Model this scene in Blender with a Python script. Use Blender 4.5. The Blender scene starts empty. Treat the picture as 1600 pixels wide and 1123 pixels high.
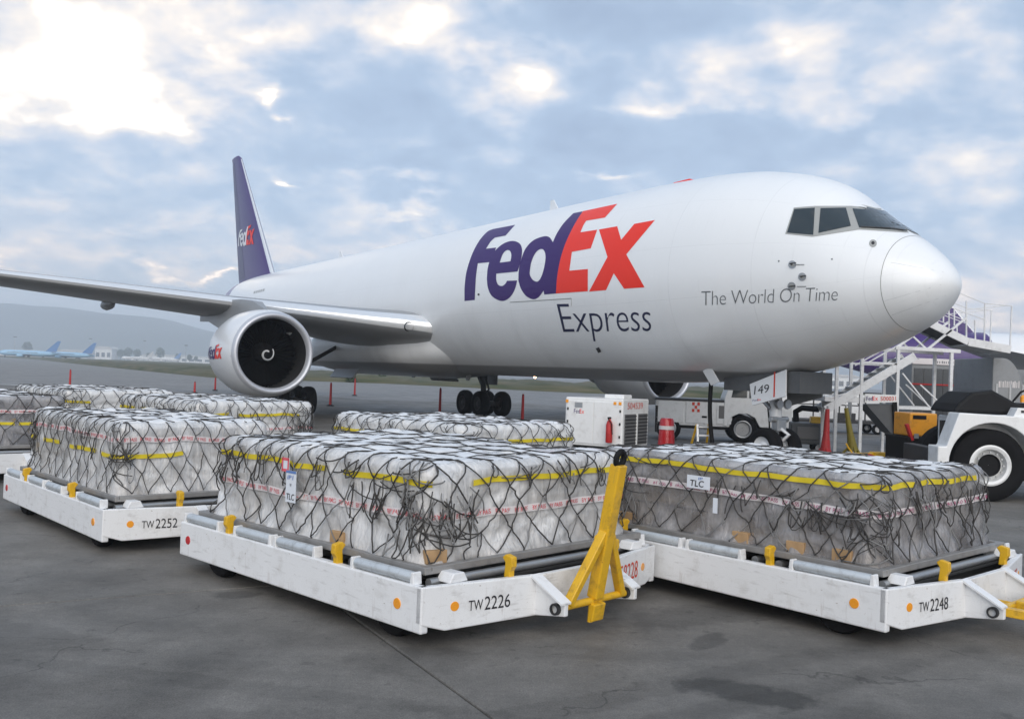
import bpy, bmesh, math, random
import numpy as np
from mathutils import Vector, Matrix, noise
from mathutils.bvhtree import BVHTree
R = math.radians
SC = bpy.context.scene
COL = SC.collection
rnd = random.Random(7)

# ------------------------------------------------------------------ camera
F_PX, CAM_H, Y_HOR, ROLL = 1474.768, 2.0, 583.79, 0.038
PITCH = math.atan((561.5 - Y_HOR) / F_PX)          # negative = tilted up
cam_d = bpy.data.cameras.new('camera')
cam_d.sensor_width = 36.0
cam_d.lens = F_PX / 1600 * 36.0
cam_d.clip_start = 0.1
cam_d.clip_end = 30000
cam_o = bpy.data.objects.new('camera', cam_d)
COL.objects.link(cam_o)
cam_o.matrix_world = (Matrix.Translation((0, 0, CAM_H)) @ Matrix.Rotation(R(90) - PITCH, 4, 'X')
                      @ Matrix.Rotation(ROLL, 4, 'Z'))
SC.camera = cam_o
CAM_M = cam_o.matrix_world.copy()
CAM_P = Vector((0, 0, CAM_H))

def ray(px, py):
    d = CAM_M.to_3x3() @ Vector(((px - 800) / F_PX, -(py - 561.5) / F_PX, -1))
    return d / d.y
def on_ground(px, py, z=0.0):
    r = ray(px, py)
    return CAM_P + r * ((z - CAM_H) / r.z)
def at_depth(px, py, y):
    return CAM_P + ray(px, py) * y

# ------------------------------------------------------------------ world / light
SUN_EL, SUN_AZ = 27.0, 178.0      # azimuth clockwise from +Y
sd = Vector((math.sin(R(SUN_AZ)) * math.cos(R(SUN_EL)), math.cos(R(SUN_AZ)) * math.cos(R(SUN_EL)), math.sin(R(SUN_EL))))
sun_d = bpy.data.lights.new('sun', 'SUN')
sun_d.energy = 1.5
sun_d.angle = R(65)
sun_d.color = (1.0, 0.91, 0.80)
sun_o = bpy.data.objects.new('sun', sun_d)
COL.objects.link(sun_o)
sun_o.rotation_euler = sd.to_track_quat('Z', 'Y').to_euler()

W = bpy.data.worlds.new('World')
SC.world = W
W.use_nodes = True
wt = W.node_tree
wt.nodes.clear()
def wn(t, **k):
    n = wt.nodes.new(t)
    for a, b in k.items():
        setattr(n, a, b)
    return n
def wm(op, a, b=None, c=None):
    n = wn('ShaderNodeMath', operation=op)
    for i, x in enumerate((a, b, c)):
        if x is None: continue
        if isinstance(x, (int, float)): n.inputs[i].default_value = x
        else: wt.links.new(x, n.inputs[i])
    return n.outputs[0]
tc = wn('ShaderNodeTexCoord')
sep = wn('ShaderNodeSeparateXYZ'); wt.links.new(tc.outputs['Generated'], sep.inputs[0])
dx, dy, dz_ = sep.outputs
zc = wm('MAXIMUM', dz_, 0.0)
zz = wm('ADD', zc, 0.34)
comb = wn('ShaderNodeCombineXYZ')
wt.links.new(wm('DIVIDE', dx, zz), comb.inputs[0])
wt.links.new(wm('DIVIDE', dy, zz), comb.inputs[1])
def cloud_noise(scale, detail, off, rough=0.55, dist=0.0):
    mp = wn('ShaderNodeMapping'); mp.inputs['Location'].default_value = off
    mp.inputs['Scale'].default_value = (1.0, 1.0, 1.0)
    wt.links.new(comb.outputs[0], mp.inputs[0])
    n = wn('ShaderNodeTexNoise'); n.inputs['Scale'].default_value = scale
    n.inputs['Detail'].default_value = detail; n.inputs['Roughness'].default_value = rough
    n.inputs['Distortion'].default_value = dist
    wt.links.new(mp.outputs[0], n.inputs['Vector'])
    return n.outputs[0]
az = wm('ARCTAN2', dx, dy)
el = wm('ARCSINE', dz_)
n_big = cloud_noise(1.3, 3, (3.1, 1.7, 0))
n_mid = cloud_noise(4.2, 8, (8.3, 4.2, 0), 0.58, 0.3)
n_fin = cloud_noise(10.0, 5, (1.3, 9.2, 0), 0.55, 0.15)
n_wx = cloud_noise(5.0, 4, (21.3, 3.2, 0)); n_wy = cloud_noise(6.0, 4, (4.3, 33.2, 0))
val = wm('ADD', wm('MULTIPLY', wm('SUBTRACT', n_big, 0.5), 0.55), wm('MULTIPLY', wm('SUBTRACT', n_mid, 0.5), 0.95))
val = wm('ADD', val, wm('MULTIPLY', wm('SUBTRACT', n_fin, 0.5), 0.5))
val = wm('ADD', val, 0.33)
# thin places in the cloud deck, seen from the apron: pixel centre, half sizes in px, strength
THIN = [(40, 90, 270, 110, .34), (180, 20, 200, 80, .14), (800, 150, 60, 45, .30), (740, 105, 50, 25, .22), (690, 15, 80, 25, .24),
        (1110, 140, 80, 35, .26), (1230, 90, 90, 60, .22), (1400, 110, 150, 60, .12), (1490, 300, 160, 35, .16), (620, 278, 60, 16, .28),
        (60, 425, 34, 10, .7), (330, 428, 70, 9, .5), (520, 400, 260, 45, .13), (1560, 430, 110, 50, .18), (230, 395, 200, 30, .10), (440, 155, 20, 14, .42), (470, 293, 18, 7, .45), (400, 70, 90, 30, .14),
        (230, 175, 70, 30, .24), (1560, 510, 90, 25, .34), (1560, 230, 120, 40, .16), (575, 55, 60, 25, .26), (880, 70, 50, 20, .18),
        (960, 265, 40, 10, .26), (650, 325, 60, 12, .24), (1040, 180, 60, 14, .2), (1330, 325, 60, 14, .1), (640, 350, 60, 10, .16),
        (100, 225, 200, 30, -.10), (560, 150, 110, 50, -.10), (980, 40, 170, 45, -.12), (930, 215, 140, 30, -.08), (480, 235, 160, 20, -.08), (1330, 130, 30, 20, -.16), (1380, 190, 60, 20, -.14)]
azw = wm('ADD', az, wm('MULTIPLY', wm('SUBTRACT', n_wx, 0.5), 0.22))
elw = wm('ADD', el, wm('MULTIPLY', wm('SUBTRACT', n_wy, 0.5), 0.11))
for px, py, sx, sy, st in THIN:
    r = ray(px, py).normalized()
    a0, e0 = math.atan2(r.x, r.y), math.asin(r.z)
    u = wm('DIVIDE', wm('SUBTRACT', azw, a0), sx / F_PX)
    v = wm('DIVIDE', wm('SUBTRACT', elw, e0), sy / F_PX)
    q = wm('ADD', wm('MULTIPLY', u, u), wm('MULTIPLY', v, v))
    val = wm('ADD', val, wm('MULTIPLY', wm('EXPONENT', wm('MULTIPLY', q, -0.8)), st))
ramp = wn('ShaderNodeValToRGB'); wt.links.new(val, ramp.inputs[0])
cr = ramp.color_ramp
stops = [(0.10, (.18, .23, .31)), (0.36, (.238, .30, .385)), (0.47, (.33, .37, .43)), (0.56, (.46, .45, .455)), (0.67, (.64, .57, .49)), (0.80, (1.05, .92, .75))]
while len(cr.elements) < len(stops): cr.elements.new(0.5)
for e, (p, c) in zip(cr.elements, stops):
    e.position = p; e.color = (*c, 1)
# low sky is warmer and hazier
low = wn('ShaderNodeMapRange'); wt.links.new(el, low.inputs[0])
low.inputs[1].default_value = 0.0; low.inputs[2].default_value = 0.16; low.inputs[3].default_value = 1.0; low.inputs[4].default_value = 0.0
warm = wn('ShaderNodeMixRGB', blend_type='MULTIPLY'); wt.links.new(low.outputs[0], warm.inputs[0])
wt.links.new(ramp.outputs[0], warm.inputs[1]); warm.inputs[2].default_value = (1.42, 1.12, 0.93, 1)
sky = wn('ShaderNodeTexSky', sky_type='NISHITA'); sky.sun_disc = False
sky.sun_elevation = R(SUN_EL); sky.sun_rotation = R(SUN_AZ); sky.altitude = 2200
bg1 = wn('ShaderNodeBackground'); bg1.inputs[1].default_value = 0.10; wt.links.new(sky.outputs[0], bg1.inputs[0])
bg2 = wn('ShaderNodeBackground'); bg2.inputs[1].default_value = 1.0; wt.links.new(warm.outputs[0], bg2.inputs[0])
mixs = wn('ShaderNodeMixShader'); mixs.inputs[0].default_value = 0.86
wt.links.new(bg1.outputs[0], mixs.inputs[1]); wt.links.new(bg2.outputs[0], mixs.inputs[2])
wo = wn('ShaderNodeOutputWorld'); wt.links.new(mixs.outputs[0], wo.inputs[0])

SC.render.engine = 'CYCLES'
SC.view_settings.view_transform = 'Standard'
SC.view_settings.look = 'None'
SC.view_settings.exposure = 1.05
SC.view_settings.gamma = 1.0
SC.view_settings.use_curve_mapping = False
SC.cycles.use_denoising = True
SC.cycles.max_bounces = 6
SC.cycles.transparent_max_bounces = 8
SC.cycles.volume_bounces = 1
SC.cycles.caustics_reflective = False
SC.cycles.caustics_refractive = False

# ------------------------------------------------------------------ materials
def mat(name, col, rough=0.5, metal=0.0, coat=0.0, var=0.0, vscale=6.0, bump=0.0, bscale=40.0, dirt=None, dscale=2.0, damt=0.5, emit=None, spec=0.5):
    m = bpy.data.materials.new(name); m.use_nodes = True
    nt = m.node_tree; b = nt.nodes['Principled BSDF']
    b.inputs['Base Color'].default_value = (*col, 1)
    b.inputs['Roughness'].default_value = rough
    b.inputs['Metallic'].default_value = metal
    b.inputs['Coat Weight'].default_value = coat
    b.inputs['Coat Roughness'].default_value = 0.12
    b.inputs['Specular IOR Level'].default_value = spec
    if emit:
        b.inputs['Emission Color'].default_value = (*emit[0], 1); b.inputs['Emission Strength'].default_value = emit[1]
    if var or dirt or bump:
        t = nt.nodes.new('ShaderNodeTexCoord')
    out = None
    if var:
        n = nt.nodes.new('ShaderNodeTexNoise'); n.inputs['Scale'].default_value = vscale; n.inputs['Detail'].default_value = 6
        nt.links.new(t.outputs['Object'], n.inputs['Vector'])
        mx = nt.nodes.new('ShaderNodeMixRGB')
        mx.inputs[1].default_value = (*[c * (1 - var) for c in col], 1); mx.inputs[2].default_value = (*[min(1, c * (1 + var)) for c in col], 1)
        nt.links.new(n.outputs[0], mx.inputs[0]); out = mx.outputs[0]
    if dirt:
        n = nt.nodes.new('ShaderNodeTexNoise'); n.inputs['Scale'].default_value = dscale; n.inputs['Detail'].default_value = 9; n.inputs['Roughness'].default_value = 0.68
        nt.links.new(t.outputs['Object'], n.inputs['Vector'])
        mr = nt.nodes.new('ShaderNodeMapRange'); nt.links.new(n.outputs[0], mr.inputs[0])
        mr.inputs[1].default_value = 0.52; mr.inputs[2].default_value = 0.75; mr.inputs[4].default_value = damt
        mx = nt.nodes.new('ShaderNodeMixRGB'); nt.links.new(mr.outputs[0], mx.inputs[0])
        if out: nt.links.new(out, mx.inputs[1])
        else: mx.inputs[1].default_value = (*col, 1)
        mx.inputs[2].default_value = (*dirt, 1); out = mx.outputs[0]
    if out: nt.links.new(out, b.inputs['Base Color'])
    if bump:
        n = nt.nodes.new('ShaderNodeTexNoise'); n.inputs['Scale'].default_value = bscale; n.inputs['Detail'].default_value = 5
        nt.links.new(t.outputs['Object'], n.inputs['Vector'])
        bp = nt.nodes.new('ShaderNodeBump'); bp.inputs['Strength'].default_value = bump; bp.inputs['Distance'].default_value = 0.02
        nt.links.new(n.outputs[0], bp.inputs['Height']); nt.links.new(bp.outputs[0], b.inputs['Normal'])
    return m

M = dict(
    white=mat('white_paint', (.76, .77, .77), .38, coat=.2, var=.04, dirt=(.38, .36, .33), dscale=3.5, damt=.45),
    dolly=mat('dolly_white_paint', (.78, .79, .80), .42, coat=.1, var=.05, vscale=3, dirt=(.42, .40, .37), dscale=5, damt=.5, bump=.06, bscale=25),
    stair=mat('stair_paint', (.70, .71, .72), .5, var=.08, dirt=(.30, .29, .27), dscale=4, damt=.5),
    yellow=mat('yellow_paint', (.72, .42, .015), .42, coat=.15, var=.08, dirt=(.22, .13, .03), dscale=9, damt=.7),
    strap=mat('yellow_webbing', (.66, .52, .02), .75, var=.15, vscale=12),
    black=mat('black_rubber', (.010, .010, .011), .75, var=.3, vscale=10, spec=.2),
    tyre=mat('tyre_rubber', (.010, .010, .011), .85, var=.25, vscale=8, bump=.15, bscale=60, spec=.15),
    dark=mat('dark_steel', (.035, .035, .037), .55, metal=.3, var=.3),
    under=mat('underframe', (.03, .03, .03), .8, var=.3),
    steel=mat('galvanised_steel', (.42, .43, .44), .42, metal=.7, var=.12, vscale=20),
    alu=mat('pallet_aluminium', (.33, .32, .31), .5, metal=.45, var=.2, vscale=8, dirt=(.1, .1, .1), dscale=6),
    roller=mat('roller_zinc', (.56, .60, .63), .42, metal=.35, var=.1, vscale=14, dirt=(.2, .2, .2), dscale=11, damt=.6),
    orange=mat('orange_reflector', (.85, .33, .02), .35, coat=.4),
    redref=mat('red_reflector', (.5, .01, .015), .3, coat=.4),
    red=mat('red_paint', (.45, .02, .02), .5, var=.12, dirt=(.1, .02, .02), dscale=8),
    redtxt=mat('red_lettering', (.62, .05, .02), .5),
    blktxt=mat('black_lettering', (.02, .02, .025), .5),
    greytxt=mat('grey_lettering', (.13, .14, .15), .4),
    navytxt=mat('navy_lettering', (.02, .025, .07), .4),
    purple=mat('purple_paint', (.040, .013, .13), .4, coat=.1, spec=.25),
    fxred=mat('orange_red_paint', (.86, .038, .018), .4, coat=.1, spec=.25),
    metal=mat('polished_lip', (.56, .58, .62), .42, metal=.45, var=.05),
    nac=mat('nacelle_white', (.74, .76, .78), .3, coat=.4, var=.03, vscale=2),
    wing=mat('wing_grey', (.27, .28, .29), .38, metal=.1, coat=.1, var=.06, vscale=1.5, dirt=(.22, .22, .22), dscale=1.2, damt=.4),
    wingle=mat('wing_leading_edge', (.80, .82, .84), .22, metal=.5, var=.04),
    glass=mat('cockpit_glass', (.012, .02, .022), .06, coat=.6, spec=.7),
    frame=mat('window_frame', (.34, .35, .34), .45),
    hole=mat('dark_interior', (.008, .008, .009), .9),
    wood=mat('pallet_wood', (.42, .27, .14), .8, var=.25, vscale=14),
    net=mat('net_cord', (.05, .047, .045), .85, var=.4, vscale=5),
    netl=mat('net_cord_pale', (.19, .19, .19), .85, var=.3, vscale=5),
    paper=mat('paper_tag', (.70, .74, .80), .7),
    tape=mat('tape_white', (.70, .66, .66), .45),
    tapered=mat('tape_print', (.60, .05, .07), .5),
    tapepur=mat('tape_print_dark', (.36, .04, .14), .5),
    grille=mat('grille', (.16, .16, .16), .6, metal=.3),
    uld=mat('container_aluminium', (.25, .26, .27), .5, metal=.35, var=.15, dirt=(.12, .11, .10), dscale=3),
    uldd=mat('container_dark_panel', (.085, .09, .095), .6, var=.2),
    engy=mat('engine_yellow', (.70, .30, .02), .4, coat=.2, var=.1, dirt=(.1, .06, .02), dscale=7),
    bluejet=mat('pale_blue_paint', (.30, .52, .72), .35),
    bluetail=mat('blue_tail_paint', (.06, .18, .42), .35),
    build=mat('far_concrete', (.50, .49, .47), .8, var=.1),
    buildw=mat('far_white_wall', (.72, .72, .70), .8),
    leaf=mat('leaf_green', (.045, .075, .025), .8, var=.5, vscale=3),
    trunk=mat('bark', (.09, .07, .05), .9),
    hill=mat('hill_scrub', (.10, .12, .10), .9, var=.4, vscale=.004),
    line=mat('white_road_paint', (.62, .62, .60), .7, dirt=(.2, .2, .2), dscale=.8, damt=.8),
    seat=mat('black_vinyl', (.010, .010, .011), .6, spec=.2),
    lamp=mat('lit_beacon', (.9, .4, .1), .4, emit=((1.0, .55, .25), 18.0)),
    olive=mat('olive_paint', (.20, .16, .01), .5, var=.2),
)
def wrap_mat(name, c0, c1, band, clear=0):
    """stretch film over boxes: pale, glossy, creased; grey and brown of the cartons showing through"""
    m = bpy.data.materials.new(name); m.use_nodes = True
    nt = m.node_tree; b = nt.nodes['Principled BSDF']
    t = nt.nodes.new('ShaderNodeTexCoord')
    def nz(scale, det, sc=(1, 1, 1), dist=0):
        mp = nt.nodes.new('ShaderNodeMapping'); mp.inputs['Scale'].default_value = sc
        nt.links.new(t.outputs['Object'], mp.inputs[0])
        n = nt.nodes.new('ShaderNodeTexNoise'); n.inputs['Scale'].default_value = scale; n.inputs['Detail'].default_value = det
        n.inputs['Distortion'].default_value = dist
        nt.links.new(mp.outputs[0], n.inputs['Vector']); return n.outputs[0]
    m1 = nt.nodes.new('ShaderNodeMixRGB'); m1.inputs[1].default_value = (*c0, 1); m1.inputs[2].default_value = (*c1, 1)
    r1 = nt.nodes.new('ShaderNodeMapRange'); r1.inputs[1].default_value = .35; r1.inputs[2].default_value = .65
    nt.links.new(nz(2.6, 8, (1, 1, 1.6), .6), r1.inputs[0]); nt.links.new(r1.outputs[0], m1.inputs[0])
    m2 = nt.nodes.new('ShaderNodeMixRGB'); m2.inputs[2].default_value = (*band, 1)
    r2 = nt.nodes.new('ShaderNodeMapRange'); r2.inputs[1].default_value = .55; r2.inputs[2].default_value = .72; r2.inputs[4].default_value = .6
    nt.links.new(nz(1.3, 5, (.7, .7, 4.5)), r2.inputs[0]); nt.links.new(r2.outputs[0], m2.inputs[0]); nt.links.new(m1.outputs[0], m2.inputs[1])
    nt.links.new(m2.outputs[0], b.inputs['Base Color'])
    if clear:
        tr = nt.nodes.new('ShaderNodeBsdfTransparent'); ms = nt.nodes.new('ShaderNodeMixShader')
        r3 = nt.nodes.new('ShaderNodeMapRange'); r3.inputs[1].default_value = .38; r3.inputs[2].default_value = .66; r3.inputs[3].default_value = 1 - clear; r3.inputs[4].default_value = .97
        nt.links.new(nz(1.9, 6, (1, 1, .9), 1.4), r3.inputs[0]); nt.links.new(r3.outputs[0], ms.inputs[0])
        nt.links.new(tr.outputs[0], ms.inputs[1]); nt.links.new(b.outputs[0], ms.inputs[2]); nt.links.new(ms.outputs[0], nt.nodes['Material Output'].inputs['Surface'])
    b.inputs['Roughness'].default_value = .15
    b.inputs['Coat Weight'].default_value = .35; b.inputs['Coat Roughness'].default_value = .1
    bp = nt.nodes.new('ShaderNodeBump'); bp.inputs['Strength'].default_value = .7; bp.inputs['Distance'].default_value = .03
    ad = nt.nodes.new('ShaderNodeMath'); ad.operation = 'ADD'
    nt.links.new(nz(9, 5, (1.3, 1.3, .35), 1.6), ad.inputs[0])
    ml = nt.nodes.new('ShaderNodeMath'); ml.operation = 'MULTIPLY'; ml.inputs[1].default_value = .4
    nt.links.new(nz(26, 4, (1, 1, .5), 1.0), ml.inputs[0]); nt.links.new(ml.outputs[0], ad.inputs[1])
    nt.links.new(ad.outputs[0], bp.inputs['Height']); nt.links.new(bp.outputs[0], b.inputs['Normal'])
    return m
M['wrap'] = wrap_mat('stretch_film', (.68, .68, .685), (.84, .84, .835), (.64, .61, .58), .5)
M['wrapg'] = wrap_mat('stretch_film_grey', (.28, .272, .278), (.42, .41, .415), (.32, .28, .24), .62)
M['wrapf'] = wrap_mat('stretch_film_far', (.55, .55, .55), (.74, .74, .73), (.45, .42, .40))
def wear(m, scuff, rust):
    nt = m.node_tree; b = nt.nodes['Principled BSDF']; src = b.inputs['Base Color'].links[0].from_socket; t = nt.nodes.new('ShaderNodeTexCoord')
    for sc, scale, lo, hi, amt, col in (((1, 1, 6), 5, .56, .74, .55, scuff), ((1, 1, 1), 19, .66, .71, .85, rust), ((9, 9, 1), 3, .60, .8, .4, rust), ((1, 1, 1), 90, .66, .70, .5, scuff)):
        mp = nt.nodes.new('ShaderNodeMapping'); mp.inputs['Scale'].default_value = sc; nt.links.new(t.outputs['Object'], mp.inputs[0])
        n = nt.nodes.new('ShaderNodeTexNoise'); n.inputs['Scale'].default_value = scale; n.inputs['Detail'].default_value = 7; n.inputs['Roughness'].default_value = .65; nt.links.new(mp.outputs[0], n.inputs['Vector'])
        r = nt.nodes.new('ShaderNodeMapRange'); nt.links.new(n.outputs[0], r.inputs[0]); r.inputs[1].default_value = lo; r.inputs[2].default_value = hi; r.inputs[4].default_value = amt
        x = nt.nodes.new('ShaderNodeMixRGB'); nt.links.new(r.outputs[0], x.inputs[0]); nt.links.new(src, x.inputs[1]); x.inputs[2].default_value = (*col, 1); src = x.outputs[0]
    nt.links.new(src, b.inputs['Base Color'])
wear(M['dolly'], (.36, .35, .34), (.20, .12, .07)); wear(M['yellow'], (.30, .20, .05), (.12, .07, .03)); wear(M['stair'], (.3, .3, .3), (.22, .13, .08))
M['wraptop'] = mat('stretch_film_top', (.78, .79, .80), .32, coat=.25, var=.08, vscale=4, bump=.25, bscale=9)

# ------------------------------------------------------------------ mesh helpers
class MB:
    def __init__(s): s.v, s.f = [], []
    def add(s, vs, fs):
        o = len(s.v); s.v += [tuple(p) for p in vs]; s.f += [tuple(i + o for i in f) for f in fs]; return s
    def box(s, c, d, rot=None):
        x, y, z = d[0] / 2, d[1] / 2, d[2] / 2
        vs = [Vector((i, j, k)) for k in (-z, z) for j in (-y, y) for i in (-x, x)]
        if rot: vs = [rot @ p for p in vs]
        c = Vector(c)
        return s.add([p + c for p in vs], [(0, 2, 3, 1), (4, 5, 7, 6), (0, 1, 5, 4), (2, 6, 7, 3), (0, 4, 6, 2), (1, 3, 7, 5)])
    def beam(s, a, b, w, h):
        a, b = Vector(a), Vector(b); d = (b - a)
        q = d.to_track_quat('X', 'Z').to_matrix()
        return s.box((a + b) / 2, (d.length, w, h), q)
    def prism(s, poly, a, b, ax='y'):
        n = len(poly)
        def P(p, t): return {'x': (t, p[0], p[1]), 'y': (p[0], t, p[1]), 'z': (p[0], p[1], t)}[ax]
        return s.add([P(p, a) for p in poly] + [P(p, b) for p in poly],
                     [tuple(range(n))[::-1], tuple(range(n, 2 * n))] + [(i, (i + 1) % n, (i + 1) % n + n, i + n) for i in range(n)])
    def tube(s, pts, r, n=6, cap=True):
        pts = [Vector(p) for p in pts]; m = len(pts); o = len(s.v); up = Vector((0.13, 0.21, 1)); prev = None
        for i, p in enumerate(pts):
            t = (pts[min(i + 1, m - 1)] - pts[max(i - 1, 0)])
            if t.length < 1e-9: t = Vector((0, 0, 1))
            t.normalize()
            a = (prev - t * prev.dot(t)) if prev is not None else t.cross(up)
            if a.length < 1e-6: a = t.cross(Vector((1, 0, 0)))
            a.normalize(); prev = a; b = t.cross(a)
            rr = r[i] if isinstance(r, (list, tuple)) else r
            s.v += [tuple(p + (a * math.cos(k * 2 * math.pi / n) + b * math.sin(k * 2 * math.pi / n)) * rr) for k in range(n)]
        for i in range(m - 1):
            for k in range(n):
                s.f.append((o + i * n + k, o + i * n + (k + 1) % n, o + (i + 1) * n + (k + 1) % n, o + (i + 1) * n + k))
        if cap:
            s.f.append(tuple(o + k for k in range(n))[::-1]); s.f.append(tuple(o + (m - 1) * n + k for k in range(n)))
        return s
    def lathe(s, prof, n=32, ax='x', c=(0, 0, 0)):
        o = len(s.v); c = Vector(c)
        for x, r in prof:
            for k in range(n):
                a = 2 * math.pi * k / n; u, w = r * math.cos(a), r * math.sin(a)
                s.v.append(tuple(c + Vector({'x': (x, u, w), 'y': (u, x, w), 'z': (u, w, x)}[ax])))
        for i in range(len(prof) - 1):
            for k in range(n):
                s.f.append((o + i * n + k, o + i * n + (k + 1) % n, o + (i + 1) * n + (k + 1) % n, o + (i + 1) * n + k))
        return s
    def build(s, name, m, parent=None, smooth=None, bevel=0, loc=None):
        me = bpy.data.meshes.new(name); me.from_pydata(s.v, [], s.f)
        bm = bmesh.new(); bm.from_mesh(me); bmesh.ops.recalc_face_normals(bm, faces=bm.faces); bm.to_mesh(me); bm.free()
        if smooth is not None:
            me.shade_smooth(); me.set_sharp_from_angle(angle=R(smooth))
        me.materials.append(M[m] if isinstance(m, str) else m)
        o = bpy.data.objects.new(name, me); COL.objects.link(o)
        if parent: o.parent = parent
        if loc is not None: o.location = loc
        if bevel:
            bv = o.modifiers.new('bevel', 'BEVEL'); bv.width = bevel; bv.segments = 2; bv.limit_method = 'ANGLE'; bv.angle_limit = R(40)
        return o
def tag(o, label, cat, group=None):
    o['label'] = label; o['category'] = cat
    if group: o['group'] = group
    return o
def thing(name, loc, rz, label, cat, group=None):
    e = bpy.data.objects.new(name, None); COL.objects.link(e)
    e.location = loc; e.rotation_euler = (0, 0, rz); e.empty_display_size = 0.3
    return tag(e, label, cat, group)
def struct(o): o['kind'] = 'structure'; return o
def copy_tree(o, parent=None):
    c = o.copy(); COL.objects.link(c); c.parent = parent
    for ch in o.children: copy_tree(ch, c)
    return c
def inst(src, name, loc, rot, parent, scale=(1, 1, 1)):
    o = bpy.data.objects.new(name, src.data); COL.objects.link(o); o.parent = parent
    o.location = loc; o.rotation_euler = rot; o.scale = scale
    for m in src.modifiers:
        b = o.modifiers.new(m.name, m.type)
        if m.type == 'BEVEL': b.width = m.width; b.segments = m.segments; b.limit_method = 'ANGLE'; b.angle_limit = m.angle_limit
    return o
# flat shapes (lettering) as 2-D meshes, mapped onto surfaces
def curve2d(obj):
    COL.objects.link(obj); bpy.context.view_layer.update()
    me = bpy.data.meshes.new_from_object(obj.evaluated_get(bpy.context.evaluated_depsgraph_get()))
    vs = [(v.co.x, v.co.y) for v in me.vertices]; fs = [tuple(p.vertices) for p in me.polygons]
    d = obj.data; bpy.data.objects.remove(obj); bpy.data.curves.remove(d); bpy.data.meshes.remove(me)
    return vs, fs
def poly2d(polys):
    c = bpy.data.curves.new('c', 'CURVE'); c.dimensions = '2D'; c.fill_mode = 'BOTH'
    for p in polys:
        sp = c.splines.new('POLY'); sp.points.add(len(p) - 1)
        for q, (x, y) in zip(sp.points, p): q.co = (x, y, 0, 1)
        sp.use_cyclic_u = True
    return curve2d(bpy.data.objects.new('c', c))
def smooth_poly(p, it=2):
    for _ in range(it):
        q = []
        for i in range(len(p)):
            a, b = p[i], p[(i + 1) % len(p)]
            q += [(.75 * a[0] + .25 * b[0], .75 * a[1] + .25 * b[1]), (.25 * a[0] + .75 * b[0], .25 * a[1] + .75 * b[1])]
        p = q
    return p
TXT = {}
def text2d(body, shear=0.0, offset=0.0, spacing=1.0):
    """unit box: x 0..1 over the string, y 0..1 over its ink height"""
    k = (body, shear, offset, spacing)
    if k not in TXT:
        c = bpy.data.curves.new('t', 'FONT'); c.body = body; c.shear = shear; c.offset = offset; c.resolution_u = 4; c.space_character = spacing
        vs, fs = curve2d(bpy.data.objects.new('t', c))
        x0, x1 = min(v[0] for v in vs), max(v[0] for v in vs); y0, y1 = min(v[1] for v in vs), max(v[1] for v in vs)
        TXT[k] = ([((x - x0) / (x1 - x0), (y - y0) / (y1 - y0)) for x, y in vs], fs, (x1 - x0) / (y1 - y0))
    return TXT[k]
def decal(name, m, parent, vf, fn, cell=None, inv=None):
    vs, fs = vf[0], vf[1]
    bm = bmesh.new(); bv = [bm.verts.new((x, y, 0)) for x, y in vs]
    for f in fs:
        try: bm.faces.new([bv[i] for i in f])
        except ValueError: pass
    if cell:
        for ax in (0, 1):
            lo, hi = min(v[ax] for v in vs), max(v[ax] for v in vs)
            for k in range(1, int((hi - lo) / cell) + 1):
                co = [0, 0, 0]; no = [0, 0, 0]; co[ax] = lo + k * cell; no[ax] = 1
                bmesh.ops.bisect_plane(bm, geom=bm.verts[:] + bm.edges[:] + bm.faces[:], plane_co=co, plane_no=no)
    for v in bm.verts:
        p = fn(v.co.x, v.co.y)
        v.co = inv @ Vector(p) if inv else Vector(p)
    me = bpy.data.meshes.new(name); bm.to_mesh(me); bm.free()
    me.materials.append(M[m] if isinstance(m, str) else m)
    o = bpy.data.objects.new(name, me); COL.objects.link(o); o.parent = parent
    return o
def flat_text(name, body, m, parent, org, ux, uy, h, w=None, **k):
    """lettering on a flat face: org = lower left, ux/uy unit vectors in the parent's frame"""
    vs, fs, asp = text2d(body, **k); w = w or h * asp
    org, ux, uy = Vector(org), Vector(ux), Vector(uy)
    return decal(name, m, parent, (vs, fs), lambda x, y: org + ux * (x * w) + uy * (y * h))

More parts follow.
